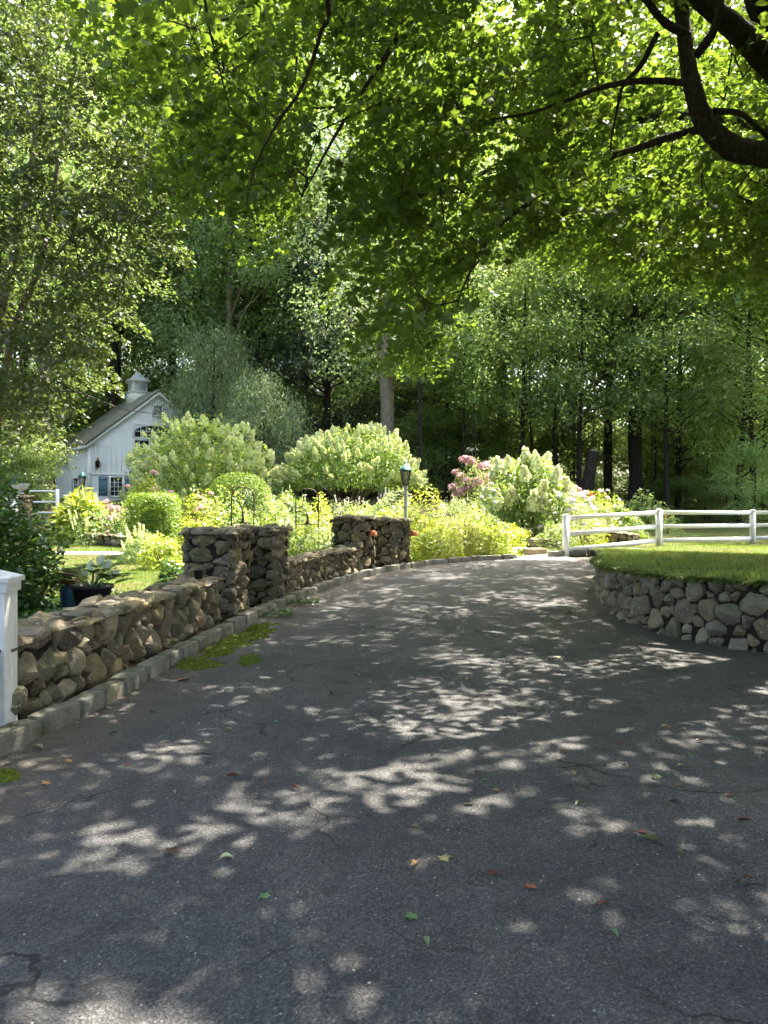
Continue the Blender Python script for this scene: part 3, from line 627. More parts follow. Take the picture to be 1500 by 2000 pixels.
# --- overhanging maple
def low_env(px):   # lowest picture row of the maple's foliage
    return np.interp(px,[180,250,300,350,400,440,500,560,600,640,690,720,780,830,860,900,960,1040,1120,1200,1300,1400,1500,1700,2200],
                        [-40,60,200,340,500,500,430,560,470,480,640,580,640,770,760,640,600,500,540,550,560,580,620,640,560])
def sunlit_zone(x,y):
    """ground points the maple must leave in the sun: garden and left lawn"""
    g1=(y>13.2)&(x<kerbx(y)-.9); g2=(y>21.2); g3=(x<-3.6)&(y>11.5); g4=(x>5.8)&(y>17)
    return g1|g2|g3|g4
TGT=4.6
def build_maple():
    r=np.random.default_rng(5)
    org=np.array([7.3,11.2,.78])
    root=empty('maple_tree',tuple(org),0,'large maple overhanging the driveway from the right with dark mossy limbs','tree')
    W=lambda px,py,Y:np.array([PX(px,Y),Y,PZ(py,Y)])
    limbs=[ # (points, radii)
      ([org,org+[.05,0,1.6],org+[-.1,-.1,3.2],org+[-.2,-.2,4.6],org+[-.6,-.3,6.2],org+[-.8,0,8.2],org+[-.9,.4,10.5]],[.42,.34,.31,.29,.24,.17,.08]),
      ([org+[-.1,-.1,3.0],W(1600,330,8.6),W(1500,303,8.0),W(1430,288,7.8),W(1385,250,7.7),W(1358,190,7.7),W(1340,100,7.8),W(1330,0,7.9),W(1322,-120,8.2),W(1290,-330,8.8)],[.2,.16,.14,.13,.115,.10,.085,.075,.06,.03]),
      ([org+[-.3,-.2,5.0],W(1560,190,8.6),W(1490,110,8.2),W(1440,60,8.1),W(1365,-5,8.1),W(1300,-80,8.2),W(1200,-250,8.4)],[.2,.17,.15,.13,.11,.08,.03]),
      ([org+[-.3,-.2,5.2],W(1530,60,8.8),W(1490,20,8.6),W(1465,-60,8.6),W(1440,-250,8.8)],[.2,.18,.16,.12,.06]),
      ([W(1370,252,7.7),W(1300,270,7.8),W(1245,290,7.95),W(1190,308,8.2),W(1100,362,8.7),W(1000,420,9.2),W(945,480,9.5),W(905,560,9.6),W(890,610,9.6)],[.05,.045,.04,.036,.03,.024,.018,.012,.006]),
      ([W(1348,163,7.7),W(1290,158,7.7),W(1230,160,7.7),W(1170,172,7.8),W(1110,195,8.0),W(1030,222,8.3),W(940,235,8.6),W(870,240,8.9)],[.04,.036,.034,.03,.024,.018,.012,.006]),
      ([W(1345,70,7.8),W(1300,45,7.7),W(1270,10,7.6),W(1235,-40,7.5),W(1150,-180,7.4)],[.05,.045,.04,.034,.015]),
      ([W(1285,65,7.7),W(1250,130,7.8),W(1218,165,7.9),W(1205,215,8.0),W(1192,290,8.1),W(1185,400,8.3)],[.035,.03,.02,.016,.012,.004]),
      ([W(1358,110,7.8),W(1385,75,7.7),W(1400,40,7.6),W(1420,-60,7.5)],[.05,.05,.045,.02]),
      ([W(1395,218,7.8),W(1440,220,7.9),W(1470,240,8.2),W(1510,280,8.6)],[.04,.036,.03,.02]),
      # limb passing above the camera towards the left
      ([org+[-.2,-.3,5.2],(4.6,8.2,7.2),(2.6,6.6,7.3),(.6,5.6,7.0),(-.6,5.3,6.3),W(640,0,5.8),W(628,60,5.8),W(590,170,5.9),W(545,235,6.0),W(500,320,6.1),W(480,400,6.2)],[.16,.11,.08,.055,.04,.022,.018,.015,.012,.008,.004]),
      ([(2.6,6.6,7.3),(.8,8.5,7.6),(-.4,10.2,7.0),(-1.2,11.2,6.2)],[.06,.045,.03,.01]),
      ([org+[-.3,0,6.0],(5.6,13.5,8.6),(3.8,15.5,9.2),(2.0,17.0,9.0),(.8,17.8,8.2)],[.16,.11,.08,.05,.015]),
      ([org+[0,.2,5.0],(8.2,14.0,7.8),(8.6,17.0,9.0),(8.0,19.5,8.8)],[.16,.12,.07,.02]),
      ([org+[.1,0,4.6],(9.6,10.0,7.2),(12.0,9.6,8.6),(14.5,9.5,9.0)],[.17,.12,.07,.02]),
      ([org+[0,-.2,5.0],(6.6,8.0,7.6),(5.6,4.6,8.4),(5.0,2.0,8.4)],[.16,.12,.07,.02]),
    ]
    mb=MB(); nodes=[];par=[]
    for k,(pt,rd) in enumerate(limbs):
        pt=np.array([np.array(p,float) for p in pt])
        # densify w/ catmull
        t0=np.arange(len(pt)); t1=np.linspace(0,len(pt)-1,(len(pt)-1)*4+1)
        Pm=np.vstack([2*pt[0]-pt[1],pt,2*pt[-1]-pt[-2]]); Q=[]
        for t in t1:
            i=min(int(t),len(pt)-2); u=t-i; a,b,c,d=Pm[i],Pm[i+1],Pm[i+2],Pm[i+3]
            Q.append(.5*((2*b)+(-a+c)*u+(2*a-5*b+4*c-d)*u*u+(-a+3*b-3*c+d)*u**3))
        Q=np.array(Q)-org; rq=np.interp(t1,t0,rd)*.9; 
        mb.tube(Q,rq,12 if max(rd)>.1 else 8,rough=.07,rng=r)
        b0=len(nodes)
        for i in range(0,len(Q),2): nodes.append(Q[i]); par.append(max(b0,len(nodes)-2))
    mb.build('trunk','bark_maple',root,smooth=True)
    # spray anchors
    A=[];D=[]
    LP=[]
    for a,b in (((1600,330),(1430,290)),((1430,290),(1360,190)),((1360,190),(1335,-60)),((1560,190),(1440,60)),((1440,60),(1330,-60)),((1530,60),(1465,-60)),((1345,70),(1250,-30)),((1358,160),(1230,160)),((1370,252),(1230,292)),((1395,218),(1510,280)),((1358,110),(1410,0))):
        for t in np.linspace(0,1,8): LP.append((a[0]+(b[0]-a[0])*t,a[1]+(b[1]-a[1])*t))
    LP=np.array(LP)
    def accept(p,front=False):
        x,y,z=p
        if z<2.9 : return False
        s=z/SUNV[2]; gx,gy=x-SUNV[0]*s,y-SUNV[1]*s
        # push shade test at foliage level on the ground
        if bool(sunlit_zone(np.float64(gx),np.float64(gy))): return False
        if y>.6:
            px=750+x/y*1500; py=1000-(z-CAMZ)/y*1500
            if py>-150 and px<2300:
                if py+0.75/y*1500*.75 > low_env(px): return False
                if px<190+max(0,(60-py))*.2: return False
                # windows onto the far trees and the sky
                if py>-80 and math.sin(px*.019+1)+math.sin(py*.026+px*.007)+.7*math.sin(px*.047+py*.038)>1.3: return False
                if ((px-690)/62)**2+((py-330)/190)**2<1 : return False
                if ((px-1262)/60)**2+((py-75)/55)**2<1 : return False
                if ((px-505)/22)**2+((py-235)/28)**2<1 : return False
                if py>-60 and y<(4.6 if px<800 else 6.0): return False
                if y<9.2 and np.min(np.hypot(LP[:,0]-px,LP[:,1]-py))<62: return False
        return True
    c0=np.array([5.0,10.5,7.4]); rad=np.array([10.0,10.0,5.4])
    tries=0
    while len(A)<900 and tries<90000:
        tries+=1
        d=unit(r.normal(size=3)); 
        q=r.random()
        rr=(.35+.65*q) if r.random()<.35 else (.8+.2*q)
        p=c0+d*rad*rr
        if d[2]<-.55 and r.random()<.6: continue
        if not accept(p): continue
        if A and np.min(np.linalg.norm(np.array(A[-600:])-p,axis=1))<.42: continue
        A.append(p); dd=p-np.array([6.5,11,p[2]]); dd[2]=0; dd=unit(dd+r.normal(size=3)*[.5,.5,.1]); D.append(dd)
    # visible hanging layer, as seen over the drive
    tries=0; B=0
    while B<760 and tries<60000:
        tries+=1
        px=200+1400*r.random(); py=-60+830*r.random(); Y=(5.2 if px<420 and py<260 else 7.2)+7.5*r.random()**.85
        p=np.array([PX(px,Y),Y,PZ(py,Y)])
        if not accept(p): continue
        if np.min(np.linalg.norm(np.array(A)-p,axis=1))<.31: continue
        A.append(p); B+=1; dd=p-np.array([6.5,11,p[2]]); dd[2]=0; D.append(unit(unit(dd)+r.normal(size=3)*[.45,.45,.1]))
    # the rest of the crown, filling in wherever the shade on the ground is still thin
    g0=len(A); lai=np.zeros((24,20))
    def cell(p): 
        s_=(p[2]-.2)/SUNV[2]; return int((p[1]-SUNV[1]*s_+6)/1.25),int((p[0]-SUNV[0]*s_+5)/1.25)
    def addlai(p,v):
        a,b=cell(p)
        if 0<=a<24 and 0<=b<20: lai[a,b]+=v/1.56
    for p,q in zip(A,D): addlai(p+q*.4,.36)
    G=0
    for tries in range(60000):
        gx=-4+17*r.random(); gy=-5+25.5*r.random(); z=5+(5 if gy<9 else 9)*r.random(); s_=z/SUNV[2]; p=np.array([gx+SUNV[0]*s_,gy+SUNV[1]*s_,z])
        dd=p-np.array([6.5,11,p[2]]); dd[2]=0; dd=unit(unit(dd)+r.normal(size=3)*[.6,.6,.1]); a,b=cell(p+dd*.4)
        if p[1]>.6 and p[1]<10.5 and 1000-(p[2]-CAMZ)/p[1]*1500>-120 and abs(p[0]/p[1])<.56: continue
        if not(0<=a<24 and 0<=b<20) or lai[a,b]>TGT*(2.5 if (a<9 or (a<12 and b<4)) else (1.9 if (b>=7 and 11<=a<=17) else 1.0))*(1.0 if (a*7+b*13)%(9 if a<9 else 5) else (.4 if a<9 else .55)) or not accept(p): continue
        A.append(p); D.append(dd); G+=1; addlai(p+dd*.4,.80)
        if G>3000: break
    g1=len(A)
    print('maple sprays',len(A),B,G)
    A=np.array(A)-org; D=np.array(D)
    mb=MB(); grow_branches(mb,nodes,par,None,A,.0042,r=r,k=5)
    mb.build('branches','bark_maple',root,smooth=True)
    mb=MB(); vis=np.r_[0:g0]; spray_leaves(mb,A[vis],D[vis],r,84,.8,.098,T_MAPLE,droop=.5,tilt=.8,width=.55); spray_leaves(mb,A[g0:g1],D[g0:g1],r,95,1.0,.125,T_WIDE,droop=.35,tilt=.6,width=.55)
    mb.build('crown','maple',root)
    return root
build_maple()

# --- small-leaved tree at the left
def build_left_tree():
    r=np.random.default_rng(9); org=np.array([-7.6,14.5,h(-7.6,14.5)])
    root=empty('small_leaved_tree',tuple(org),0,'tall pale-stemmed tree with small leaves filling the upper left','tree')
    W=lambda px,py,Y:np.array([PX(px,Y),Y,PZ(py,Y)])
    limbs=[([org,org+[.1,0,1.5],W(-10,650,14.3),W(30,500,14.2),W(60,350,14.2),W(85,150,14.3),W(100,-60,14.5),W(110,-300,15)],[.2,.17,.14,.12,.10,.08,.06,.03]),
           ([org+[.1,0,1.6],W(20,640,14),W(75,540,13.8),W(100,420,13.8),W(115,300,13.8),W(150,120,13.8),W(160,-60,14)],[.13,.11,.09,.08,.06,.045,.02]),
           ([W(20,620,14.2),W(90,640,13),W(160,640,12.4),W(230,600,12)],[.05,.04,.03,.015]),
           ([W(10,720,14.3),W(60,770,13),W(150,760,12.2),W(230,800,11.8),W(320,810,11.6)],[.05,.04,.025,.015,.006]),
           ([W(75,540,13.8),W(150,450,13.2),W(220,420,12.8),W(290,330,12.6)],[.05,.04,.03,.012])]
    mb=MB();nodes=[];par=[]
    for pt,rd in limbs:
        pt=np.array([np.array(p,float) for p in pt])-org; t0=np.arange(len(pt)); t1=np.linspace(0,len(pt)-1,(len(pt)-1)*4+1)
        Q=np.c_[np.interp(t1,t0,pt[:,0]),np.interp(t1,t0,pt[:,1]),np.interp(t1,t0,pt[:,2])]
        for _ in range(3): Q[1:-1]=(Q[:-2]+Q[1:-1]*2+Q[2:])/4
        mb.tube(Q,np.interp(t1,t0,rd)*.6,9,rough=.05,rng=r); b0=len(nodes)
        for i in range(0,len(Q),2): nodes.append(Q[i]); par.append(max(b0,len(nodes)-2))
    mb.build('trunk','bark_pale',root,smooth=True)
    A=[];D=[];tries=0
    while len(A)<1350 and tries<90000:
        tries+=1; Y=10.8+6.5*r.random(); px=-260+620*r.random(); py=-350+1230*r.random()
        low=np.interp(px,[-300,0,80,130,190,215,240,300,345],[880,880,870,800,700,630,590,520,360]); rightb=np.interp(py,[-300,60,150,350,520,640,700,850],[230,215,260,340,340,360,330,330])
        s_=1500/Y
        if py+.22*s_>low and not (px>180 and px<325 and 790<py<840 and Y<12.3 and r.random()<.25): continue
        if px+.18*s_>rightb: continue
        if 60<px<330 and py>690 and r.random()<.45: continue
        if r.random()<.22 and math.sin(px*.035)+math.sin(py*.028+1)>0.7: continue
        p=np.array([PX(px,Y),Y,PZ(py,Y)]); 
        if A and np.min(np.linalg.norm(np.array(A)-p,axis=1))<.20: continue
        A.append(p); dd=p-np.array([-7.3,14.5,p[2]]); D.append(unit(unit(dd)*[1,1,0]+r.normal(size=3)*[.5,.5,.15]))
    print('left sprays',len(A))
    A=np.array(A)-org;D=np.array(D)
    mb=MB(); grow_branches(mb,nodes,par,None,A,.0035,r=r,k=4); mb.build('branches','twig',root,smooth=True)
    mb=MB(); spray_leaves(mb,A,D,r,88,.75,.092,T_OVAL,droop=.4,tilt=.75,width=.55); mb.build('crown','birch',root)
build_left_tree()

# --- woodland prototypes
def proto_tree(seed,Ht,cb,cr,leafm,barkm,tr=.28,nclump=60,nl=420,ls=.26,tpl=T_LEAF,shape='round',lean=.3):
    """trunk with limbs + crown of leaf clumps. cb crown base height, cr crown radius. returns (trunk mesh, crown mesh)"""
    r=np.random.default_rng(seed); mb=MB()
    n=12; z=np.linspace(0,Ht*.93,n); xo=np.cumsum(r.normal(size=n))*.1*lean; yo=np.cumsum(r.normal(size=n))*.1*lean
    T=np.c_[xo-xo[0],yo-yo[0],z]; rad=tr*(1-z/Ht)**.75; rad[0]*=1.35
    mb.tube(T,rad,10,rough=.06,rng=r)
    C=[];Rc=[]
    for k in range(nclump):
        t=r.random(); zz=cb+(Ht-cb)*(t**.9)
        if shape=='round': env=cr*math.sqrt(max(.02,1-((zz-(cb+Ht)/2)/((Ht-cb)/2*1.08))**2))
        elif shape=='cone': env=cr*(1-(zz-cb)/(Ht-cb))**.85+.25
        else: env=cr*(.55+.45*math.sin(3.1*(zz-cb)/(Ht-cb)))
        a=r.random()*6.28; q=env*(.35+.65*math.sqrt(r.random())); cx=np.interp(zz,z,T[:,0])+q*math.cos(a); cy_=np.interp(zz,z,T[:,1])+q*math.sin(a)
        C.append((cx,cy_,zz)); Rc.append((.65+.7*r.random())*cr*.27+.25)
    C=np.array(C);Rc=np.array(Rc)
    for c in C[:int(nclump*.75)]:
        z0=max(cb*.75,c[2]-np.hypot(c[0],c[1])*(.45+.3*r.random())); b=np.array([np.interp(z0,z,T[:,0]),np.interp(z0,z,T[:,1]),z0]); r0=np.interp(z0,z,rad)*.34
        mid=(b+c)/2+[0,0,-.15]+r.normal(size=3)*.15; mb.tube([b,mid,c],[r0,r0*.6,r0*.15],5)
    tm=mb.mesh('trunk',M[barkm],True)
    mb=MB()
    for c,rc in zip(C,Rc):
        m=int(nl*(.7+.6*r.random())); d=rdir(r,m); d[:,2]*=1.0; rr=rc*(.35+.75*r.random(m)**.6)
        lump=1+.3*np.sin(d@r.normal(size=3)*4)+.2*np.sin(d@r.normal(size=3)*7)
        P=c+d*(rr*lump)[:,None]*[1.15,1.15,.62]
        if shape=='weep': P[:,2]-= r.random(m)*2.2*(.4+np.hypot(P[:,0],P[:,1])/cr)
        Nn=unit(d*.6+np.array([0,0,.8])+r.normal(size=(m,3))*.55); D=unit(d*[1,1,.2]+r.normal(size=(m,3))*.5+[0,0,-.5 if shape!='weep' else -2.5])
        leaves(mb,P,Nn,D,ls*(.6+.8*r.random(m)),tpl,rng=r)
    return tm, mb.mesh('crown',M[leafm])
PROTO={
 'broad':proto_tree(21,27,7.5,6.2,'deep','bark_dark',.42,80,230,.25),
 'tall':proto_tree(22,31,11,5.0,'mid','bark_dark',.36,75,230,.25),
 'mid':proto_tree(23,20,4.0,4.6,'mid','bark_dark',.22,60,230,.22),
 'deepmid':proto_tree(24,19,3.0,4.4,'deep','bark_dark',.2,60,240,.22),
 'hazy':proto_tree(25,34,7,6.4,'hazy','bark_pale',.42,105,330,.25,lean=.6),
 'silver':proto_tree(26,13.5,4.7,3.9,'silver','bark_dark',.15,42,210,.185),
 'under':proto_tree(27,6.0,.6,2.6,'deep','bark_dark',.07,34,330,.17),
 'undermid':proto_tree(28,6.5,.8,2.6,'mid','bark_dark',.07,34,330,.17),
 'hemlock':proto_tree(29,22,1.0,4.2,'conifer','bark_dark',.3,130,380,.20,T_LONG,'cone'),
 'weep':proto_tree(30,7.4,1.2,2.9,'weep','bark_dark',.14,62,600,.17,T_LONG,'weep'),
}
def tree(kind,x,y,sc=1,rz=0,name='forest_tree',label='',cat='tree',group=None,leaf=None,bark=None,sz=None,tilt=(0,0),z=None):
    z=h(x,y)-.1 if z is None else z
    t,c=PROTO[kind]; root=empty(name,(x,y,z),rz,label,cat,group); root.scale=(sc,sc,sz or sc); root.rotation_euler=(tilt[0],tilt[1],rz)
    for nm,me,ov in (('trunk',t,bark),('crown',c,leaf)):
        o=bpy.data.objects.new(nm,me); COL.objects.link(o); o.parent=root
        if ov: o.material_slots[0].link='OBJECT'; o.material_slots[0].material=M[ov]
    return root
# named individuals
tree('hazy',PX(757,42),42,.98,.4,'tulip_tree','tall pale-barked tree with a bare lower trunk rising behind the two hydrangeas',z=h(.2,42)-.1)
tree('weep',PX(418,45.5),45.5,1.0,1,'weeping_tree','taller grey-green weeping tree right of the barn roof',sz=1.38)
tree('weep',PX(520,43),43,.80,2.4,'weeping_tree','shorter grey-green weeping tree behind the gap between the hydrangeas',sz=.98)
tree('hemlock',PX(640,49),49,1.0,0,'hemlock_tree','dark hemlock directly left of the pale bare trunk')
tree('hazy',PX(450,51),51,.85,2.1,'forest_tree','pale green tree rising behind the taller weeping tree')
tree('hazy',PX(590,55),55,.9,4.0,'forest_tree','pale green tree rising left of the pale bare trunk')
tree('hazy',PX(330,64),64,.8,5.0,'forest_tree','pale green tree rising behind the barn roof')
tree('hemlock',PX(560,54),54,.7,1.3,'hemlock_tree','dark hemlock showing above the shorter weeping tree')
tree('hemlock',PX(845,52),52,.95,2,'hemlock_tree','dark hemlock behind and right of the pale bare trunk')
tree('broad',PX(1240,44),44,1.0,.2,'forest_tree','thickest dark trunk standing behind the white fence',bark='bark_dark')
tree('tall',PX(1187,47),47,.8,.9,'forest_tree','leaning dark trunk just left of the thickest trunk',tilt=(0,R(3)))
tree('mid',PX(1440,43),43,.85,1.9,'forest_tree','slim leaning dark trunk behind the right fence bay',tilt=(0,R(-4)))
tree('mid',PX(1325,46),46,.9,2.6,'forest_tree','slender dark trunk midway between the thickest and the leaning slim one')
tree('tall',PX(1400,51),51,.9,.6,'forest_tree','tall backdrop tree behind the slim leaning trunk')
tree('silver',PX(1020,43),43,1.05,.3,'understory_tree','silvery-green understory tree above the pink joe-pye weed')
tree('silver',PX(1130,42),42,1.1,1.3,'understory_tree','silvery-green understory tree above the leaning snag')
tree('silver',PX(1300,41),41,1.05,2.3,'understory_tree','silvery-green understory tree over the middle fence post')
tree('silver',PX(1470,40),40,1.0,3.3,'understory_tree','silvery-green understory tree at the right edge')
tree('deepmid',PX(900,48),48,.9,.8,'forest_tree','dense dark tree behind the lantern and joe-pye weed')
tree('tall',PX(90,38),38,.85,1.1,'forest_tree','tree with a straight brown trunk left of the barn',bark='bark_pale')
r=np.random.default_rng(77)
spots=[]
def row(y0,xs_,kinds,jit=1.4,s=(.85,1.15)):
    for x in xs_:
        spots.append((x+r.normal()*jit,y0+r.normal()*jit,kinds[int(r.integers(len(kinds)))],s[0]+(s[1]-s[0])*r.random()))
row(56,np.arange(-34,36,6.8),['tall','mid','deepmid','hazy'])
row(67,np.arange(-40,44,8.5),['tall','hazy','mid'])
row(92,np.arange(-60,64,13),['tall','hazy','broad'],s=(1.1,1.4))
spots+=[(PX(1085,49),49,'mid',.9),(PX(985,52),52,'tall',.85),(PX(1500,47),47,'broad',.9),(PX(1620,42),42,'tall',.9),(PX(240,57),56,'tall',1.0),(PX(400,58),57,'broad',1.1),
        (-22.5,37,'deepmid',.8),(-27,44,'broad',.8),(-20,56,'deepmid',.95),(-24,50,'mid',.8),(24,36,'broad',.9),(-16,58,'tall',1.05),(-8.5,52,'tall',1.0)]
KL={'broad':'broad dark-leaved woodland tree','tall':'tall straight woodland tree','mid':'mid-green woodland tree with low limbs','deepmid':'dense dark woodland tree with low limbs','hazy':'pale green woodland tree'}
for x,y,k,s in spots: tree(k,x,y,s,r.random()*6.28,'woodland_tree',KL[k]+' in the wood beyond the garden',group='woodland trees beyond the garden')
us=[]
for x in np.arange(-26,34,3.0):
    us.append((x+r.normal()*.8,50+r.normal()*2.0 if x>-24 else 44)); 
for x in np.arange(-30,40,4.2): us.append((x+r.normal(),61+r.normal()*2))
for x in np.arange(-44,50,5.5): us.append((x+r.normal(),74+r.normal()*2))
for x,y in us:
    if -22.5<x<-8 and 43<y<53: continue
    k='under' if r.random()<.6 else 'undermid'
    tree(k,x,y,.8+.5*r.random()+(.5 if y>60 else 0),r.random()*6.28,'understory_bush','leafy understory bush among the woodland trunks','bush','understory bushes in the wood')
for px,Y,s in ((1340,44,.45),(1420,44,.42),(1500,43,.5),(1290,45,.4),(1385,46,.6)):
    tree('under',PX(px,Y),Y,s,px*.1,'woodland_shrub','low dark shrub at the far edge of the raised lawn','bush','low shrubs edging the wood')
for px,Y,s,l in ((20,36,.75,'dark bush left of the barn behind the urn'),(62,36,.42,'dark bush between the urn and the barn'),(1475,38,.62,'pale leafy bush at the right edge behind the fence')):
    tree('undermid' if px>1000 else 'under',PX(px,Y),Y,s,px*.1,'leafy_bush',l,'bush')
# thin trunks
def pole_tree(px,Y,rad,Ht,label,lean=0):
    x=PX(px,Y); z=h(x,Y); root=empty('slender_tree',(x,Y,z),0,label,'tree','slender saplings in the wood'); rr=np.random.default_rng(int(px))
    n=10; zz=np.linspace(-.2,Ht,n); P=np.c_[np.cumsum(rr.normal(size=n))*.06+lean*zz,np.cumsum(rr.normal(size=n))*.05,zz]; 
    MB().tube(P,rad*(1-.7*zz/Ht),8,rough=.08,rng=rr).build('trunk','bark_dark',root,smooth=True)
    mb=MB(); m=900; t=rr.random(m)*.5+.5; d=rdir(rr,m); Pp=np.c_[np.interp(t*Ht,zz,P[:,0]),np.interp(t*Ht,zz,P[:,1]),t*Ht]+d*[1.4,1.4,.6]*rr.random(m)[:,None]
    leaves(mb,Pp,unit(rdir(rr,m)+[0,0,1]),d,.2,T_LEAF,rng=rr); mb.build('crown','mid',root)
for px,Y,a,b,c in ((820,41,.13,13,0),(905,43,.07,11,.01),(1083,44,.11,12,.02),(1282,47,.08,12,-.01),(1272,42,.06,10,.03),(1365,49,.08,12,.02),(1378,45,.05,11,.04),(870,46,.06,12,-.02),(1150,50,.09,14,0),(1418,50,.08,12,0),(930,41,.05,10,.01),(1040,47,.08,12,-.02),(510,52,.12,16,0)):
    pole_tree(px,Y,a,b,'thin dark sapling trunk among the woodland trees',c)
def snag():
    x,Y=PX(1140,40),40.; root=empty('tree_snag',(x,Y,h(x,Y)),0,'leaning broken dead trunk sticking up beside the dark tree trunks','dead tree')
    rr=np.random.default_rng(3); zt=PZ(882,40)-h(x,Y); P=[(-.1,0,-.2),(0.1,0,zt*.35),(.3,0,zt*.7),(.5,0,zt)]
    mb=MB(); mb.tube(P,[.42,.36,.3,.27],12,rough=.08,rng=rr,cap=True)
    mb.build('trunk','bark_dark',root,smooth=True)
    mb=MB(); mb.tube([(.5,0,zt-.01),(.53,0,zt+.12)],[.22,.12],9,rough=.25,rng=rr,cap=True); mb.build('broken_top','bark_pale',root)
snag()

# ------------------------------------------------------------------ barn
def barn():
    C0=np.array([-16.9,44.0]); g=np.array([.81,.586]); g/=np.linalg.norm(g); sd=np.array([-g[1],g[0]])
    zb=h(-16.5,45)-.35; ze=5.55; zr=8.78; Wd=8.0; Ln=7.6
    root=empty('white_barn',(C0[0],C0[1],zb),math.atan2(g[1],g[0]),'white barn with blue shutters, gabled shingle roof and a louvred cupola','barn')
    # local: x along gable, y back along the side, z up from zb
    E=ze-zb; Rz=zr-zb
    mb=MB(); V=[(0,0,0),(Wd,0,0),(Wd,0,E),(Wd/2,0,Rz),(0,0,E),(0,Ln,0),(Wd,Ln,0),(Wd,Ln,E),(Wd/2,Ln,Rz),(0,Ln,E)]
    mb.add(V,[(0,1,2,4),(1,6,7,2),(6,5,9,7),(5,0,4,9)]); mb.n=mb.n; mb.add(V,[(2,3,4),(7,9,8)]); mb.build('wall','siding',root)
    mb=MB()  # vertical board battens on the gable
    for k in range(int(Wd/.3)+1):
        x=.05+k*.3
        zt=E+(Rz-E)*(1-abs(x-Wd/2)/(Wd/2))-.15
        if x<Wd-.03: mb.box((x,-.004,(zt+1.85)/2),(.03,.02,zt-1.85))
    mb.build('batten','siding',root)
    MB().box((Wd/2,-.03,1.83),(Wd+.1,.08,.10)).build('belt_trim','white',root)
    mb=MB()  # corner boards, rake boards
    for cb3 in (((0,-.02,E/2),(.2,.1,E)),((Wd,-.02,E/2),(.2,.1,E)),((-.02,Ln,E/2),(.1,.2,E))):
        MB().box(*cb3).build('corner_board','white',root)
    rake=MB(); roof=MB(); ov=.35; th=.14
    sl=math.atan2(Rz-E,Wd/2); 
    for s in (1,-1):
        x0=0-ov*math.cos(sl) if s==1 else Wd+ov*math.cos(sl); z0=E-ov*math.sin(sl); xr=Wd/2
        for (mbx,zo,y0,y1,t_) in ((roof,.05,-ov,Ln+ov,th),(rake,-.14,-ov+.02,-ov+.07,.20)):
            P=[(x0,y0,z0+zo),(xr,y0,Rz+zo),(xr,y1,Rz+zo),(x0,y1,z0+zo)]; Q=[(a,b,c+t_) for a,b,c in P]
            mbx.add(P+Q,[(0,3,2,1),(4,5,6,7),(0,1,5,4),(2,3,7,6),(3,0,4,7)])
    roof.build('roof','shingle',root); rake.build('rake_board','white',root)
    MB().box((-ov*.8+.02,Ln/2,E-ov*math.sin(sl)-.02),(.08,Ln+2*ov-.1,.16)).build('eave_board','white',root)
    def window(x0,x1,z0,z1,nx,nz,side='g',arch=False,nm='window'):
        f=MB(); gl=MB(); mu=MB()
        def bx(m,a0,a1,b0,b1,d,t_=.06):
            if side=='g': m.box(((a0+a1)/2,-d,(b0+b1)/2),(a1-a0,t_,b1-b0))
            else: m.box((-d,(a0+a1)/2,(b0+b1)/2),(t_,a1-a0,b1-b0))
        w_=.10
        bx(f,x0-w_,x0,z0-w_,z1+w_,.04,.1); bx(f,x1,x1+w_,z0-w_,z1+w_,.04,.1); bx(f,x0,x1,z1,z1+w_,.04,.1); bx(f,x0,x1,z0-w_,z0,.045,.12)
        fr=f.build(nm,'white',root)
        bx(gl,x0,x1,z0,z1,.012,.02); gl.build('pane','glass',fr)
        for k in range(1,nx): xx=x0+(x1-x0)*k/nx; bx(mu,xx-.015,xx+.015,z0,z1,.035,.02)
        for k in range(1,nz): zz=z0+(z1-z0)*k/nz; bx(mu,x0,x1,zz-.015,zz+.015,.034,.02)
        mu.build('glazing_bar','white',fr)
        if arch:   # white spandrels cut the upper corners to an arch
            m=MB()
            for s in (0,1):
                xc=x0 if s==0 else x1; sg=1 if s==0 else -1; pts=[]
                for q in np.linspace(0,1,7):
                    pts.append((xc+sg*(x1-x0)*.5*q, z1-(z1-z0)*.45*(1-math.sqrt(1-(1-q)**2))))
                P=[(xc,-.065,z1)]+[(a,-.065,b) for a,b in pts]; m.add(P,[(0,i,i+1) for i in range(1,7)])
            m.build('arch_trim','white',fr)
    Z=lambda z:z-zb
    window(2.6,5.5,Z(6.05),Z(6.75),8,2,arch=True)
    window(2.6,3.45,Z(5.05),Z(5.85),3,3); window(3.6,4.45,Z(5.05),Z(5.85),3,3); window(4.6,5.45,Z(5.05),Z(5.85),3,3)
    window(1.20,1.86,Z(2.55),Z(3.60),3,4); window(3.0,3.7,Z(2.55),Z(3.60),3,4)
    window(2.6,3.5,Z(4.1)+.55-.6+.1,Z(4.15)+.06,1,1) if False else None
    window(2.55,3.45,Z(5.38),Z(5.70),3,1,side='s') if False else None
    window(4.6,5.7,Z(4.55),Z(4.95),3,1,side='s'); window(2.0,3.2,Z(2.5),Z(3.6),3,3,side='s')
    window(Wd/2-.25,Wd/2+.25,Z(7.45),Z(7.95),1,8,nm='louvre_vent')
    for x in (.78,2.28):
        m=MB(); 
        for k in range(4): m.box((x-.195+.13*k,-.035,Z(3.1)),(.115,.04,1.12))
        for zz in (2.72,3.5): m.box((x,-.06,Z(zz)),(.5,.03,.08))
        m.build('shutter','blue',root)
    for yy in (1.75,3.45):
        m=MB(); m.box((-.035,yy,Z(3.05)),(.04,.36,1.15)); m.build('shutter','blue',root)
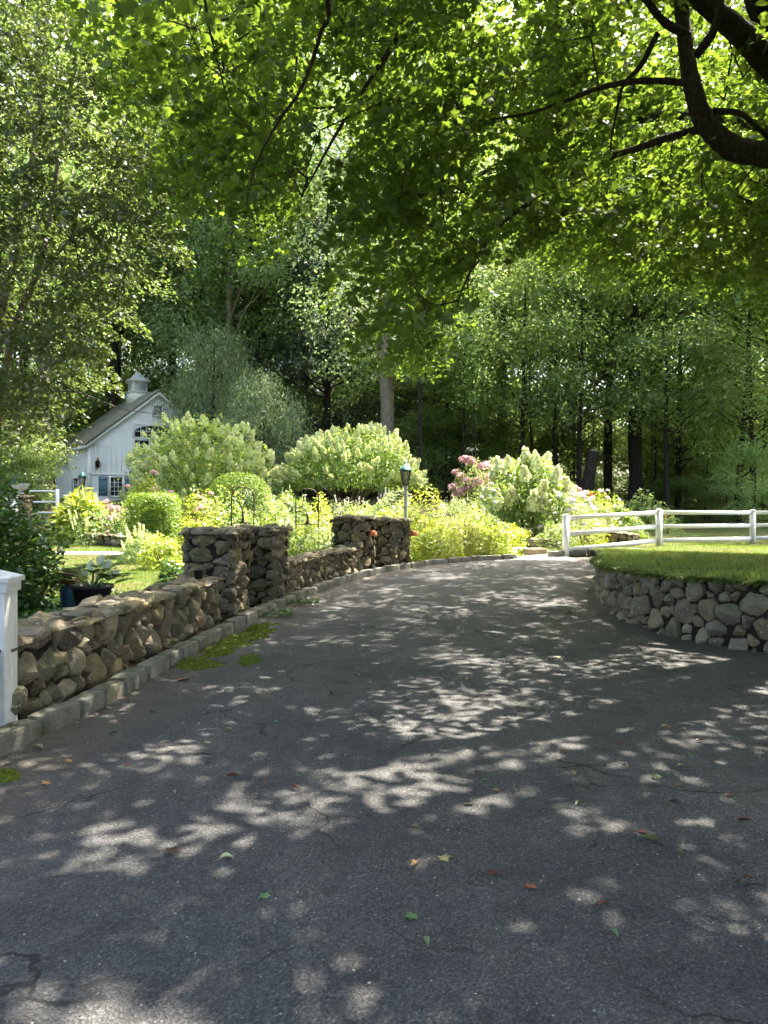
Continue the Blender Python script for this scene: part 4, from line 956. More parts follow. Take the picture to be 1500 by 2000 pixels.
    # wall lanterns
    for (x,y,z) in ((.42,-.22,Z(4.35)),):
        m=MB(); m.lathe((x,y,z-.2),[(.0,0),(.07,0),(.11,.02),(.14,.3),(.16,.31),(.05,.45),(.03,.55),(0,.6)],6); m.tube([(x,0,z-.25),(x,-.15,z-.3),(x,y,z-.2)],[.02]*3,6); m.build('wall_lantern','iron',root)
    # cupola
    cb_=3.7; cu=MB(); cu.box((Wd/2,cb_,Rz+.05),(1.15,1.15,.8)); cu.box((Wd/2,cb_,Rz+.48),(1.25,1.25,.06)); cu.box((Wd/2,cb_,Rz+.80),(.95,.95,.62)); cu.box((Wd/2,cb_,Rz+1.13),(1.2,1.2,.08)); c_=cu.build('cupola','white',root)
    m=MB()
    for k in range(6):
        for dx,dy,sx,sy in ((0,-.49,.7,.03),(-.49,0,.03,.7),(.49,0,.03,.7),(0,.49,.7,.03)): m.box((Wd/2+dx,cb_+dy,Rz+.58+.08*k),(sx,sy,.045))
    m.build('louvre','cast',c_)
    m=MB(); m.lathe((Wd/2,cb_,Rz+1.17),[(.93,0),(.55,.22),(.25,.5),(0.03,.72),(0,.72)],4,rot0=R(45)); m.build('cupola_roof','cast',c_)
    m=MB(); m.tube([(Wd/2,cb_,Rz+1.85),(Wd/2,cb_,Rz+2.25)],[.025,.01],6,cap=True); m.build('finial','iron',c_)
barn()
def garden_lamp(px,Y,ytop,hl,label,postm,name='lamp_post'):
    x=PX(px,Y); z0=h(x,Y); zt=PZ(ytop,Y); root=empty(name,(x,Y,z0),R(12),label,'lamp post'); T=zt-z0; s=hl/.62
    m=MB(); m.tube([(0,0,-.1),(0,0,T-.60*s)],[.045*s,.04*s],12,cap=True); m.lathe((0,0,T-.62*s),[(.045*s,0),(.07*s,.02),(.03*s,.06*s)],12); m.build('post',postm,root,smooth=True)
    l=MB(); zb=T-.56*s
    l.lathe((0,0,zb),[(0,0),(.07*s,0),(.085*s,.03*s)],4,rot0=R(45))
    for k in range(4):
        a=R(45+90*k); l.tube([(.085*s*math.cos(a),.085*s*math.sin(a),zb+.02*s),(.15*s*math.cos(a),.15*s*math.sin(a),zb+.36*s)],[.011*s]*2,5)
    l.lathe((0,0,zb+.355*s),[(.15*s,0),(.16*s,.015*s)],4,rot0=R(45)); fr=l.build('lantern_frame','iron',root)
    g=MB(); g.lathe((0,0,zb+.03*s),[(.075*s,0),(.138*s,.32*s)],4,rot0=R(45)); g.build('lantern_glass','lampglass',fr)
    g=MB(); g.tube([(0,0,zb+.03*s),(0,0,zb+.16*s)],[.02*s]*2,8,cap=True); g.build('candle_tube','cast',fr)
    t_=MB(); t_.lathe((0,0,zb+.37*s),[(.2*s,-.012*s),(.2*s,0),(.13*s,.07*s),(.05*s,.16*s),(.03*s,.17*s),(.035*s,.2*s),(0,.22*s)],4,rot0=R(45)); t_.build('lantern_roof','verdigris',root)
garden_lamp(792,20.5,903,.68,'grey lamp post with green-roofed glass lantern behind the farthest pier','grey')
garden_lamp(161,39,921,.85,'dark lamp post standing in front of the barn side wall','iron','lamp_post')

# copper pier lights
def pier_light(x,y,z,yaw,label):
    root=empty('copper_light',(x,y,z),yaw,label,'light fixture','copper pier lights')
    m=MB(); m.lathe((0,0,-.05),[(.10,0),(.105,.01),(.09,.09),(.05,.125),(0,.13)],16); m.build('shade','copper',root,smooth=True)
    m=MB(); m.tube([(-.22,0,.03),(-.05,0,.06)],[.015,.015],6); m.build('arm','iron',root)
pier_light(-.70+.44,17.62,1.10,R(-34+180)*0,'copper downlight on the side of the ledge-topped pier')
pier_light(.12+.62,19.0,1.06,0,'copper downlight on the right side of the farthest pier')

# iron tree trellises
def trellis(px,Y,wpx,yt,yb,seed,label):
    x=PX(px,Y); z0=h(x,Y); s=Y/1500; W_=wpx*s; zt=PZ(yt,Y)-z0; zb=PZ(yb,Y)-z0; rr=np.random.default_rng(seed)
    root=empty('tree_trellis',(x,Y,z0),0,label,'garden trellis','iron tree trellises')
    m=MB(); hw=W_/2; arch=[(hw*math.cos(a),0,zt-hw+hw*math.sin(a)) for a in np.linspace(0,math.pi,13)]
    m.tube([(hw,0,-.1)]+arch+[(-hw,0,-.1)],.015,6); m.tube([(-hw,0,zb),(hw,0,zb)],.009,5); m.build('frame','iron',root)
    m=MB()
    def br(p,a,l,r_,dep):
        n=4; pts=[np.array(p)]; 
        for k in range(n): a+=rr.normal()*.16; pts.append(pts[-1]+np.array([math.sin(a),0,math.cos(a)])*l/n)
        m.tube(pts,np.linspace(r_,r_*.7,n+1),5)
        if dep>0:
            for da in (-.55,.5) if dep!=2 else (-.75,0.05,.7): br(pts[-1],a+da+rr.normal()*.12,l*.62,r_*.66,dep-1)
    m.tube([(0,0,zb),(0.01,0,zb+.1),(0,0,zb+.24)],[.05,.028,.022],7)
    for q in (-1,1): m.tube([(0,0,zb+.05),(q*.05,0,zb+.02),(q*.1,0,zb)],[.02,.014,.006],5)
    br((0,0,zb+.22),0,.24,.016,3); m.build('tree_cutout','iron',root)
trellis(474,16.5,44,950,1022,5,'iron tree-shaped arched trellis above the nearest pier')
trellis(600,18.5,44,954,1024,8,'iron tree-shaped arched trellis between the two pairs of piers')

# white rail fence
def fence():
    posts=[(PX(1105,22.2),22.2,h(5.25,22.2)),(PX(1287,24),24.,None),(PX(1470,26.3),26.3,None),(17.2,29.0,None),(21.5,31.5,None)]
    root=empty('rail_fence',(posts[0][0],posts[0][1],0),0,'white three-rail post fence along the raised lawn','fence'); o0=np.array([posts[0][0],posts[0][1],0]); Q=[]
    for x,y,z in posts:
        z=float(HB(x,y)) if z is None else z-.0
        P=np.array([x,y,z])-o0; top=1.15 if len(Q)==0 else 1.10; Q.append((P,top))
        pm=MB().box((P[0],P[1],P[2]+top/2-.05),(.14,.14,top+.1),R(25)).build('post','white',root)
        MB().box((P[0],P[1],P[2]+top+.012),(.18,.18,.025),R(25)).box((P[0],P[1],P[2]+top+.045),(.15,.15,.04),R(25),tap=.5).build('cap','white',pm)
    for (a,ta),(b,tb) in zip(Q[:-1],Q[1:]):
        for f_ in (.12,.52,.92):
            pa=a+[0,0,ta*(1-f_)+.08]; pb=b+[0,0,tb*(1-f_)+.08]; d=pb-pa; ang=math.atan2(d[1],d[0]); L_=math.hypot(d[0],d[1]); n_=np.array([-math.sin(ang),math.cos(ang),0])*.03
            V=[]
            for p in (pa+d*.07/L_,pb-d*.07/L_):
                for sx,sz in ((-1,-1),(1,-1),(1,1),(-1,1)): V.append(p+n_*sx*.75+np.array([0,0,.065*sz if sz>0 else -.065]))
            MB().add(V,[(0,1,2,3),(7,6,5,4),(0,4,5,1),(1,5,6,2),(2,6,7,3),(3,7,4,0)]).build('rail','white',root)
fence()
# foreground white post
def near_post():
    x=-2.74; y=5.42; z=h(x,y); root=empty('white_post',(x,y,z),R(3),'square white wooden post with moulded cap at the near end of the golden wall','post')
    def bev(o,w_=.006):
        md=o.modifiers.new('bevel','BEVEL'); md.width=w_; md.segments=2
    bev(MB().box((0,0,.52),(.215,.215,1.06)).build('shaft','white',root))
    c=MB(); c.box((0,0,1.075),(.25,.25,.07)); c.box((0,0,1.125),(.29,.29,.035)); c.add([(-.145,-.145,1.143),(.145,-.145,1.143),(.145,.145,1.143),(-.145,.145,1.143),(0,0,1.20)],[(0,1,4),(1,2,4),(2,3,4),(3,0,4)]); bev(c.build('cap','white',root),.004)
    m=MB(); 
    for (dx,dz) in ((.045,.87),(.03,.845)): m.box((dx,-.1085,dz),(.008,.004,.016))
    m.build('screw_hole','black',root)
near_post()
# urn on far pier + far white gate rails
ux,uy=PX(39,29),29.0; uz=PZ(966,29)+.03
m=MB(); m.lathe((0,0,0),[(0,0),(.14,0),(.13,.04),(.06,.07),(.07,.1),(.2,.15),(.28,.26),(.33,.36),(.34,.38),(.3,.38),(.26,.3),(0,.25)],20)
o=m.build('urn','cast',smooth=True); o.location=(ux,uy,uz); tag(o,'pale wide urn on top of the far left stone pier','urn')
def far_gate():
    Y=31.; x0=PX(58,Y); z=h(x0,Y); root=empty('white_gate',(x0,Y,z),0,'white railed gate between the far left pier and the flower bed','gate')
    L_=PX(112,Y)-x0
    for zz in (.55,.98,1.42):
        MB().box((L_/2,0,zz-.2),(L_,.06,.07)).build('rail','white',root)
    MB().box((L_,0,.7-.2),(.1,.1,1.6)).build('gate_post','white',root)
    m=MB(); 
    for k in range(4):
        cx=L_*(.15+.23*k); m.tube([(cx+.16*math.cos(a),0,.57+.14*math.sin(a)) for a in np.linspace(0,6.28,15)],.012,5)
    m.build('iron_scroll','iron',root)
far_gate()
x=PX(26,28); z=h(x,28); o=empty('white_post',(x,28,z),0,'white post partly hidden by leaves beside the far left pier','post')
MB().box((0,0,(PZ(968,28)-z)/2),(.22,.22,PZ(968,28)-z)).build('shaft','white',o); MB().box((0,0,PZ(968,28)-z+.03),(.3,.3,.06)).build('cap','white',o)

# ------------------------------------------------------------------ garden plants
def stem_twigs(mb,r,n,rx,ry,hh,rad=.012):
    for _ in range(n):
        a=r.random()*6.28; q=.5+.4*r.random(); mb.tube([(rx*.15*math.cos(a),ry*.15*math.sin(a),-.05),(rx*.4*q*math.cos(a),ry*.4*q*math.sin(a),hh*.3),(rx*.8*q*math.cos(a),ry*.8*q*math.sin(a),hh*.6)],[rad,rad*.8,rad*.4],5)
def bush(name,label,px,Y,wpx,ytop,leafm,n=2500,ls=.09,tpl=T_LEAF,cat='shrub',lump=.18,flowers=None,up=.5,base=.0,flat=False,group=None,dz=0,dfac=.8,skirt=0,ybase=None,inner=.25,sq=2.0):
    r=np.random.default_rng(int(px*7+ytop)); x=PX(px,Y); z0=h(x,Y)+dz; Ht=max(.25,PZ(ytop,Y)-z0); rx=wpx/1500*Y/2; ry=rx*dfac
    root=empty(name,(x,Y,z0),0,label,cat,group)
    mb=MB(); stem_twigs(mb,r,9,rx,ry,Ht,.006+.01*Ht); mb.build('stems','twig',root)
    b0=base*Ht; 
    def surf(n,rmin=0.82,lowcut=-.15):
        d=rdir(r,n*2); d=d[d[:,2]>lowcut][:n]; m=len(d)
        lp=1+lump*(np.sin(d@ph[0]*3.2)+np.sin(d@ph[1]*5.5+1)*.7+np.sin(d@ph[2]*9+2)*.4)/1.6
        rr=np.where(r.random(m)<inner,.35+.5*r.random(m),rmin+(1-rmin)*r.random(m))*lp
        e=d.copy()
        if sq!=2.0: e=e/(np.sum(np.abs(e)**sq,1)**(1/sq))[:,None]*1.0
        P=e*rr[:,None]; P=np.c_[P[:,0]*rx,P[:,1]*ry,b0+(Ht-b0)*np.where(P[:,2]>=0,P[:,2],P[:,2]*.6)*1.0+ (Ht-b0)*0.0]
        return P,d
    ph=r.normal(size=(3,3))
    P,d=surf(n,lowcut=-.25)
    if base>0: P[:,2]=np.where(P[:,2]<b0*.6,b0*.6+.2*r.random(len(P)),P[:,2])
    P[:,2]=np.maximum(P[:,2],.01)
    m=len(P); Nn=unit(d*.7+np.array([0,0,up])+r.normal(size=(m,3))*.5); D=unit(d+r.normal(size=(m,3))*.6+[0,0,.3 if up>0 else -.2])
    mb=MB(); leaves(mb,P,Nn,D,ls*(.55+.8*r.random(m)),tpl,rng=r); mb.build('foliage',leafm,root)
    return root,surf,r,(rx,ry,Ht)
def blob_head(r,kind,s):
    """flower head mesh built from many small florets"""
    mb=MB()
    if kind=='cone': n=70; t=r.random(n); a=r.random(n)*6.28; q=(1-t)**.7*.42+.04; P=np.c_[q*np.cos(a),q*np.sin(a),t*1.15]; d=unit(np.c_[np.cos(a),np.sin(a),.4+0*a])
    elif kind=='dome': n=60; d=rdir(r,n); d[:,2]=np.abs(d[:,2]); P=d*[.55,.55,.38]*(.8+.3*r.random(n))[:,None]
    elif kind=='plume': n=46; t=r.random(n); a=r.random(n)*6.28; q=.10*(1-t)+.03; P=np.c_[q*np.cos(a),q*np.sin(a),t*1.4]; d=unit(np.c_[np.cos(a),np.sin(a),.6+0*a])
    sz=.3 if kind=='cone' else (.24 if kind=='dome' else .14)
    up_=unit(np.cross(d,r.normal(size=(n,3)))); leaves(mb,P*s,d,up_,sz*s*(.7+.5*r.random(n)),T_QUAD,rng=r)
    return mb
HEADS={}
def heads(root,surf,r,dims,kind,mat,count,size,ind=0,rmin=.95,low=.1,tilt=.5,name='flower_head',lift=0.0,spread=1.0,stems=False):
    """ind: number of individually modelled heads; the rest go in one part"""
    key=(kind,mat)
    if key not in HEADS: HEADS[key]=[blob_head(np.random.default_rng(50+k),kind,1.0).mesh(name,M[mat]) for k in range(3)]
    P,d=surf(count*2,rmin=rmin,lowcut=low)
    k_=r.permutation(len(P))[:count]; P,d=P[k_],d[k_]
    keep=np.linalg.norm(P/[dims[0],dims[1],dims[2]],axis=1)>.72; P,d=P[keep],d[keep]
    P[:,:2]*=spread; P[:,2]+=lift*(.4+.8*r.random(len(P)))
    order=np.argsort(P[:,1]-P[:,2]*.3)
    rest=MB()
    for q,i in enumerate(order):
        ax=unit(d[i]*tilt+np.array([0,0,1.])+r.normal(size=3)*.15); s=size*(.7+.55*r.random()); Z=Vector(ax); rot=Z.to_track_quat('Z','Y')
        me=HEADS[key][int(r.integers(3))]
        if q<ind:
            o=bpy.data.objects.new(name,me); COL.objects.link(o); o.parent=root; o.location=P[i]; o.rotation_euler=rot.to_euler(); o.scale=(s,s,s)
        else:
            nv=len(me.vertices); co=np.empty(nv*3); me.vertices.foreach_get('co',co); co=co.reshape(-1,3)
            Rm=np.array(rot.to_matrix()); W=co@Rm.T*s+P[i]; np_=nv//4; rest.add(W,np.arange(nv).reshape(-1,4),np.repeat(r.random(np_),4))
    if rest.n:
        o=rest.build(name+'s',mat,root); o['kind']='stuff'
    if stems:
        mb=MB()
        for p in P: mb.tube([(p[0]*.75,p[1]*.75,p[2]*.35),(p[0],p[1],p[2]+.02)],[.007,.005],4)
        mb.build('flower_stems','ivy',root)
# big hydrangeas
a=bush('panicle_hydrangea','huge dome-shaped hydrangea with pale panicles in front of the barn',392,33,285,828,'hyd',9000,.15,T_OVAL,lump=.14,base=.12,up=.4)
heads(*a,'cone','cream',300,.27,100,low=-.15,tilt=.9)
a=bush('panicle_hydrangea','huge dome-shaped hydrangea with bare stems below, left of the pale trunk and lantern',682,34,285,842,'hyd',9000,.15,T_OVAL,lump=.12,base=.3,up=.4)
heads(*a,'cone','cream',330,.26,100,low=-.1,tilt=.9)
mb=MB(); rr=np.random.default_rng(4)
for k in range(16):
    an=rr.random()*6.28; mb.tube([(.3*math.cos(an),.2*math.sin(an),-.1),(1.0*math.cos(an),.8*math.sin(an),.6),(2.0*math.cos(an),1.6*math.sin(an),1.3)],[.05,.04,.02],6)
mb.build('bare_stems','bark_pale',a[0])
# hydrangea dark green rear of first
a=bush('limelight_hydrangea','rounded hydrangea with big lime-cream cones right of the pink joe-pye weed',1030,26,168,900,'garden',8500,.12,T_OVAL,lump=.08,up=.35,dfac=.9,sq=2.5)
heads(*a,'cone','limecream',60,.34,60,low=.3,tilt=.9)
# joe pye
def joepye(px,Y,w_,yt,n,lab,mat='mauve',sz=.34):
    a=bush('joe_pye_weed',lab,px,Y,w_,yt+22,'sagey',3600,.12,T_LONG,cat='flowering plant',up=.2,lump=.12)
    heads(*a,'dome',mat,n,sz,n,low=.45,tilt=.3,lift=.22,stems=True)
joepye(925,27,95,884,22,'tall joe-pye weed with dusty pink domes left of the lime hydrangea')
joepye(965,28.5,70,880,14,'joe-pye weed rising just behind the lime hydrangea')
joepye(1110,29,70,915,12,'joe-pye weed with pink domes right of the lime hydrangea')
joepye(1160,27,75,955,6,'red-flowered perennial beside the leaning snag','red',.13)
# clipped shrubs
def clipped(px,Y,wpx,ytop,lab,flat,dz=0):
    a=bush('clipped_boxwood',lab,px,Y,wpx,ytop,'box',24000,.055,T_LEAF,cat='topiary',lump=.015,up=.25,inner=.15,dfac=.85,sq=(9 if flat else 2.6),dz=dz)
    rx,ry,Ht=a[3]; mb=MB(); n=14; prof=[(rx*.7*math.sin(t)**(.5 if flat else .8),Ht*.74*math.cos(t)) for t in np.linspace(.02,math.pi/2,8)]; mb.lathe((0,0,0),prof[::-1],16,v=.1); mb.build('inner_foliage','box',a[0],smooth=True)
clipped(301,21.8,98,964,'dark clipped box shrub with flat sunlit top left of the piers',True)
clipped(468,27,145,922,'bright clipped dome topiary in front of the left big hydrangea',False)
# mixed bed
PL=[ # name,label,px,Y,w,ytop,leaf,n,ls,tpl,flowers(kind,mat,count,size,low,lift)
('daylily_clump','arching strap-leaved daylily clump at the left end of the terrace wall',150,25.2,90,958,'lime',1500,.42,T_LONG,None),
('phlox','pink phlox clump beside the daylilies in front of the barn corner',215,25.6,110,985,'garden',2600,.10,T_LONG,('dome','pink',34,.20,.3,.08)),
('perennial','grey-green perennial spilling over the terrace wall',180,24.7,120,1000,'garden',2200,.12,T_LONG,('plume','cream',18,.22,.2,.1)),
('perennial','leafy lime perennial right of the barn shutter below the big hydrangea',300,29,110,945,'lime',2600,.12,T_LEAF,('dome','pink',4,.24,.6,.4)),
('phlox','pink phlox drift between the clipped shrubs',392,24.5,95,972,'lime',2600,.09,T_LEAF,('dome','pink',26,.14,.25,.05)),
('artemisia','feathery silver-green herb in front of the clipped shrub',275,20.0,90,1044,'sagey',3600,.08,T_LONG,('plume','cream',22,.22,.4,.08)),
('spirea_mound','rounded lime mound at the lawn edge left of the first pier',315,18.6,88,1046,'lime',3600,.06,T_LEAF,('dome','limecream',30,.07,.2,.02)),
('perennial','sunny mixed perennial behind the first pier',385,19.5,75,1008,'lime',3000,.09,T_LEAF,None),
('perennial','bright foliage behind the first trellis',440,21,130,985,'garden',3600,.09,T_LEAF,('plume','limecream',14,.12,.3,.04)),
('salvia','pale-spiked salvia behind the second pier',545,20.5,110,978,'sagey',3200,.09,T_LONG,('plume','lilac',16,.13,.3,.06)),
('perennial','low golden foliage between the trellises',520,18.2,110,1002,'garden',2600,.08,T_LEAF,None),
('perennial','leafy mound to the right of the second trellis',625,20.5,110,992,'lime',3000,.09,T_LEAF,('plume','limecream',16,.13,.3,.06)),
('catmint','misty pale catmint below the bare-stemmed hydrangea',680,24,150,975,'sagey',3600,.09,T_LONG,('plume','lilac',22,.13,.25,.05)),
('perennial','green mound behind the ledge-topped pier',705,21.5,110,990,'garden',3000,.08,T_LEAF,('plume','limecream',14,.13,.3,.06)),
('perennial','lime foliage just left of the lamp post',765,23.5,90,978,'lime',3000,.08,T_LEAF,None),
('catmint','pale twiggy catmint right under the big bare-stemmed hydrangea',760,27.5,110,960,'sagey',3000,.10,T_LONG,('plume','lilac',14,.14,.25,.05)),
('golden_spirea','bright yellow-green shrub right of the lamp post',835,23.5,90,975,'lime',3400,.08,T_LEAF,None),
('golden_spirea','yellow-green shrub spilling over the kerb right of the farthest pier',850,20.9,110,1028,'lime',3800,.08,T_LEAF,None),
('spirea','golden-tinted shrub in the middle of the kerb bed',905,22.2,130,1000,'gold',3600,.08,T_LEAF,None),
('spirea','broad lime shrub by the kerb under the lime hydrangea',955,22.4,130,1008,'lime',4200,.08,T_LEAF,('dome','whitepet',20,.09,.3,.02)),
('salvia','grey-leaved flowering plant below the joe-pye weed',905,24.5,120,968,'sagey',3400,.09,T_LONG,('plume','limecream',18,.12,.2,.04)),
('perennial','pale flowering plant at the foot of the joe-pye weed',965,25,100,950,'garden',3200,.09,T_LONG,('dome','whitepet',20,.12,.2,.04)),
('white_phlox','white flowering mass right of the lime hydrangea',1100,25,130,955,'garden',4200,.09,T_LONG,('dome','whitepet',70,.15,.1,.05)),
('white_phlox','white-dotted plants behind the first fence post',1150,27,120,965,'lime',3600,.09,T_LONG,('dome','whitepet',50,.14,.1,.05)),
('perennial','airy green perennial at the foot of the first fence post',1090,23.3,90,1015,'garden',3000,.08,T_LONG,None),
('perennial','loose green edging left of the first fence post',1140,24.2,100,1000,'lime',3000,.08,T_LONG,None),
('hosta_shrub','green leafy shrub behind the left fence bay',1200,29,110,972,'garden',3000,.12,T_OVAL,None),
('hosta_shrub','big-leaved green shrub in front of the thickest trunk',1255,33,100,970,'mid',3000,.14,T_OVAL,None),
('perennial','flowering plant with a few red blooms behind the middle fence post',1300,31,60,1000,'garden',1500,.1,T_LONG,('dome','red',3,.10,.3,.05)),
('perennial','low lime perennial where the sandy path begins',1010,24,60,1035,'lime',1800,.08,T_LEAF,None),
('fern_clump','dark green fern at the foot of the first pier on the lawn side',335,13.6,60,1105,'ivy',900,.14,T_LONG,None),
('perennial','green clump between the second pier and the low curved wall',585,16.0,70,1050,'garden',1800,.08,T_LEAF,None),
('groundcover_plant','pale-flowered clump above the low curved wall',630,18.5,80,1035,'sagey',1800,.07,T_LEAF,('dome','whitepet',22,.08,.2,.02)),
('dark_yew','low dark shrub against the ledge-topped pier',640,17.6,50,1055,'deep',1500,.07,T_LONG,None),
('perennial','lime perennial left of the clipped shrub',238,24.4,60,1000,'garden',2000,.08,T_LEAF,('dome','pink',10,.13,.2,.05)),
('perennial','tall leafy perennial right of the dome topiary',560,27,110,960,'garden',3000,.1,T_LEAF,('plume','limecream',14,.18,.3,.08)),
]
for (nm,lab,px,Y,wp,yt,lm,n,ls,tp,fl) in PL:
    a=bush(nm,lab,px,Y,wp,yt,lm,n,ls,tp,cat='garden plant',lump=.28,up=.35,inner=.2)
    if fl: heads(*a,fl[0],fl[1],fl[2],fl[3],min(24,fl[2]),low=fl[4],lift=fl[5],tilt=.4)
# left foreground dark shrub, ground cover
def holly():
    r=np.random.default_rng(12); x,y=-5.1,9.2; z0=h(x,y); root=empty('dark_shrub',(x,y,z0),0,'dark glossy-leaved shrub behind the white post','shrub')
    mb=MB(); lv=MB(); A=[]
    for k in range(300):
        px=-60+170*r.random(); py=930+270*r.random(); Y=8.2+1.8*r.random()
        if px+ (py<1010)*55 + r.random()*30>120-abs(py-1110)*.25: continue
        p=np.array([PX(px,Y),Y,PZ(py,Y)])-[x,y,z0]; A.append(p)
    A=np.array(A); nodes=[(0,0,0),(.1,0,.5),(.2,.1,1.0)]; grow_branches(mb,nodes,[0,0,1],None,A,.004,r=r,k=5); mb.build('stems','twig',root)
    for p in A:
        m=34; d=rdir(r,m); leaves(lv,p+d*.17*r.random(m)[:,None]**.5,unit(rdir(r,m)*.8+[0,0,1]),unit(d+[0,0,-.2]),.075*(.6+.7*r.random(m)),T_OVAL,rng=r)
    lv.build('foliage','ivy',root)
holly()
def groundcover():
    r=np.random.default_rng(13); n=9500; Y=5.9+6*r.random(n)**1.1; X=-3.25-r.random(n)*np.interp(Y,[5.9,12],[1.3,2.6]); hh=.66-.06*(Y-6); hh=np.clip(hh,.16,.7)*np.clip(1.25-.28*(-3.25-X),.45,1)
    Z=H(X,Y)+hh*(.55+.5*r.random(n))+.05*np.sin(X*7)*np.sin(Y*5)
    mb=MB(); leaves(mb,np.c_[X,Y,Z],unit(rdir(r,n)*.7+[0,0,1]),rdir(r,n)*[1,1,.3],.07*(.6+.7*r.random(n)),T_OVAL,rng=r)
    tag(mb.build('ivy_groundcover','ivy'),'dark green pachysandra ground cover behind the low golden wall','ground cover',kind='stuff')
groundcover()
def small_weeds():
    for (x,y,s,lab) in ((-1.62,11.45,.24,'green weeds growing at the kerb before the second pier'),(-2.70,5.25,.13,'small weed at the foot of the near white post'),(-1.30,12.7,.22,'leafy weeds beside the kerb where the curved wall begins')):
        r=np.random.default_rng(int(y*10)); n=110; a=r.random(n)*6.28; q=np.sqrt(r.random(n))*s; mb=MB()
        P=np.c_[q*np.cos(a),q*np.sin(a),.02+.07*r.random(n)]; leaves(mb,P,unit(rdir(r,n)*.6+[0,0,1]),unit(np.c_[np.cos(a),np.sin(a),.3+0*a]),.06*(.5+r.random(n)),T_OVAL,rng=r)
        o=mb.build('weed_clump','ivy'); o.location=(x,y,h(x,y)); tag(o,lab,'weeds')
small_weeds()
# pots
def hosta_pot():
    x,y=PX(180,9.1),9.1; z0=h(x,y); zt=PZ(1150,9.1)-z0
    MB().box((0,0,(zt-.24)/2),(.5,.5,zt-.24))
    o=MB(); o.lathe((0,0,0),[(.0,0),(.17,0),(.22,.30),(.245,.31),(.245,.35),(.2,.35),(.19,.30),(0,.30)],24); p=o.build('black_pot','black',smooth=True); p.location=(x,y,z0+zt-.30); tag(p,'black plastic pot of hosta standing just behind the golden wall','plant pot')
    # plinth rock
    mb=MB(); rough_block(mb,(0,0,(zt-.30)/2),(.55,.55,zt-.31),.3,rng,.4,.02); q=mb.build('garden_boulder','stone_grey',smooth=True); q.location=(x,y,z0); tag(q,'boulder carrying the black hosta pot','boulder')
    root=empty('hosta',(x,y,z0+zt),0,'hosta with broad drooping green leaves in the black pot','potted plant'); r=np.random.default_rng(8)
    mb=MB(); st=MB()
    for k in range(34):
        a=r.random()*6.28; l=.12+.2*r.random(); el=.1+.9*r.random(); b=np.array([math.cos(a)*l*1.2,math.sin(a)*l*1.2,.02+.26*el]); st.tube([(0,0,-.02),(b[0]*.5,b[1]*.5,b[2]*.8),tuple(b)],[.006,.005,.004],5)
        d=np.array([math.cos(a),math.sin(a),-.5+.6*el]); leaves(mb,[b],[[-math.cos(a)*.3,-math.sin(a)*.3,1]],[d],.2+.07*r.random(),T_HOSTA,rng=r)
    st.build('leaf_stalks','hosta',root); mb.build('leaves','hosta',root,smooth=True)
    root=empty('caladium',(x+.05,y+.12,z0+zt),0,'pale white-leaved caladium rising behind the hosta','potted plant')
    mb=MB(); st=MB()
    for (dx,dz,a,s) in ((-.16,.12,-.5,.15),(-.10,.2,-.2,.15),(0,.27,.0,.15),(.05,.2,.2,.16),(.14,.12,.5,.13)):
        st.tube([(0,0,0),(dx*.6,0,dz*.6),(dx,0,dz)],[.006,.005,.004],5); leaves(mb,[(dx,0,dz)],[[.1*a,-.9,.35]],[[math.sin(a),-.15,math.cos(a)*.8]],s,T_HOSTA,rng=r)
    st.build('leaf_stalks','hosta',root); mb.build('leaves','caladium',root,smooth=True)
    x2,y2=PX(138,9.6),9.6; z2=h(x2,y2); zt2=PZ(1128,9.6)-z2
    root=empty('flower_pot',(x2,y2,z2),0,'tall blue and terracotta pot of pink flowers beside the black pot','plant pot')
    m=MB(); m.lathe((0,0,0),[(0,0),(.1,0),(.135,zt2-.06),(.12,zt2-.06)],20); m.build('pot_body','blueglaze',root,smooth=True)
    m=MB(); m.lathe((0,0,zt2-.07),[(.137,0),(.155,0),(.155,.07),(.12,.07),(.1,.03),(0,.03)],20); m.build('rim','terracotta',root,smooth=True)
    m=MB(); n=240; d=rdir(r,n); d[:,2]=abs(d[:,2]); leaves(m,d*[.11,.11,.07]+[0,0,zt2],d,rdir(r,n),.035,T_LEAF,rng=r); m.build('foliage','ivy',root)
    m=MB(); n=160; d=rdir(r,n); d[:,2]=abs(d[:,2]); leaves(m,d*[.1,.1,.1]+[0,0,zt2+.01],d,rdir(r,n),.03,T_QUAD,rng=r); m.build('blooms','pink',root)
hosta_pot()
o=MB(); o.lathe((0,0,0),[(0,0),(.05,0),(.062,.11),(.068,.11),(.068,.125),(.055,.125),(.05,.08),(0,.08)],18); p=o.build('nursery_pot','black',smooth=True); p.location=(PX(388,10.2),10.2,PZ(1131,10.2)+.0); tag(p,'little black nursery pot on the wall top against the first pier','plant pot')
# stones by the path
def boulders():
    for (px,Y,dz,sz,lab) in ((1062,23.6,.12,(.9,.6,.28),'flat pale step stone at the top of the sandy path'),(1040,22.6,.05,(.8,.5,.2),'low flat step stone nearest the drive end'),(1075,25.0,.2,(1.0,.6,.34),'big flat stone behind the steps'),(1020,24.6,.22,(.6,.5,.42),'upright rounded stone left of the steps'),
        (905,23.4,.25,(.7,.5,.4),'pale rock among the golden shrubs'),(845,23.0,.25,(.5,.4,.45),'pale rock right of the lamp post'),(1190,26.2,.25,(1.3,.8,.3),'flat stone slab on the terrace behind the left fence bay'),(660,19.6,.15,(.7,.4,.3),'pale rock behind the low curved wall'),(62,24,.1,(.6,.5,.3),'grey rock on the left lawn near the dark shrub')):
        x=PX(px,Y); mb=MB(); rough_block(mb,(0,0,0),sz,.3,rng,rng.random(),.035,8); o=mb.build('garden_rock','stone_grey',smooth=True); o.location=(x,Y,h(x,Y)+dz); tag(o,lab,'rock')
boulders()
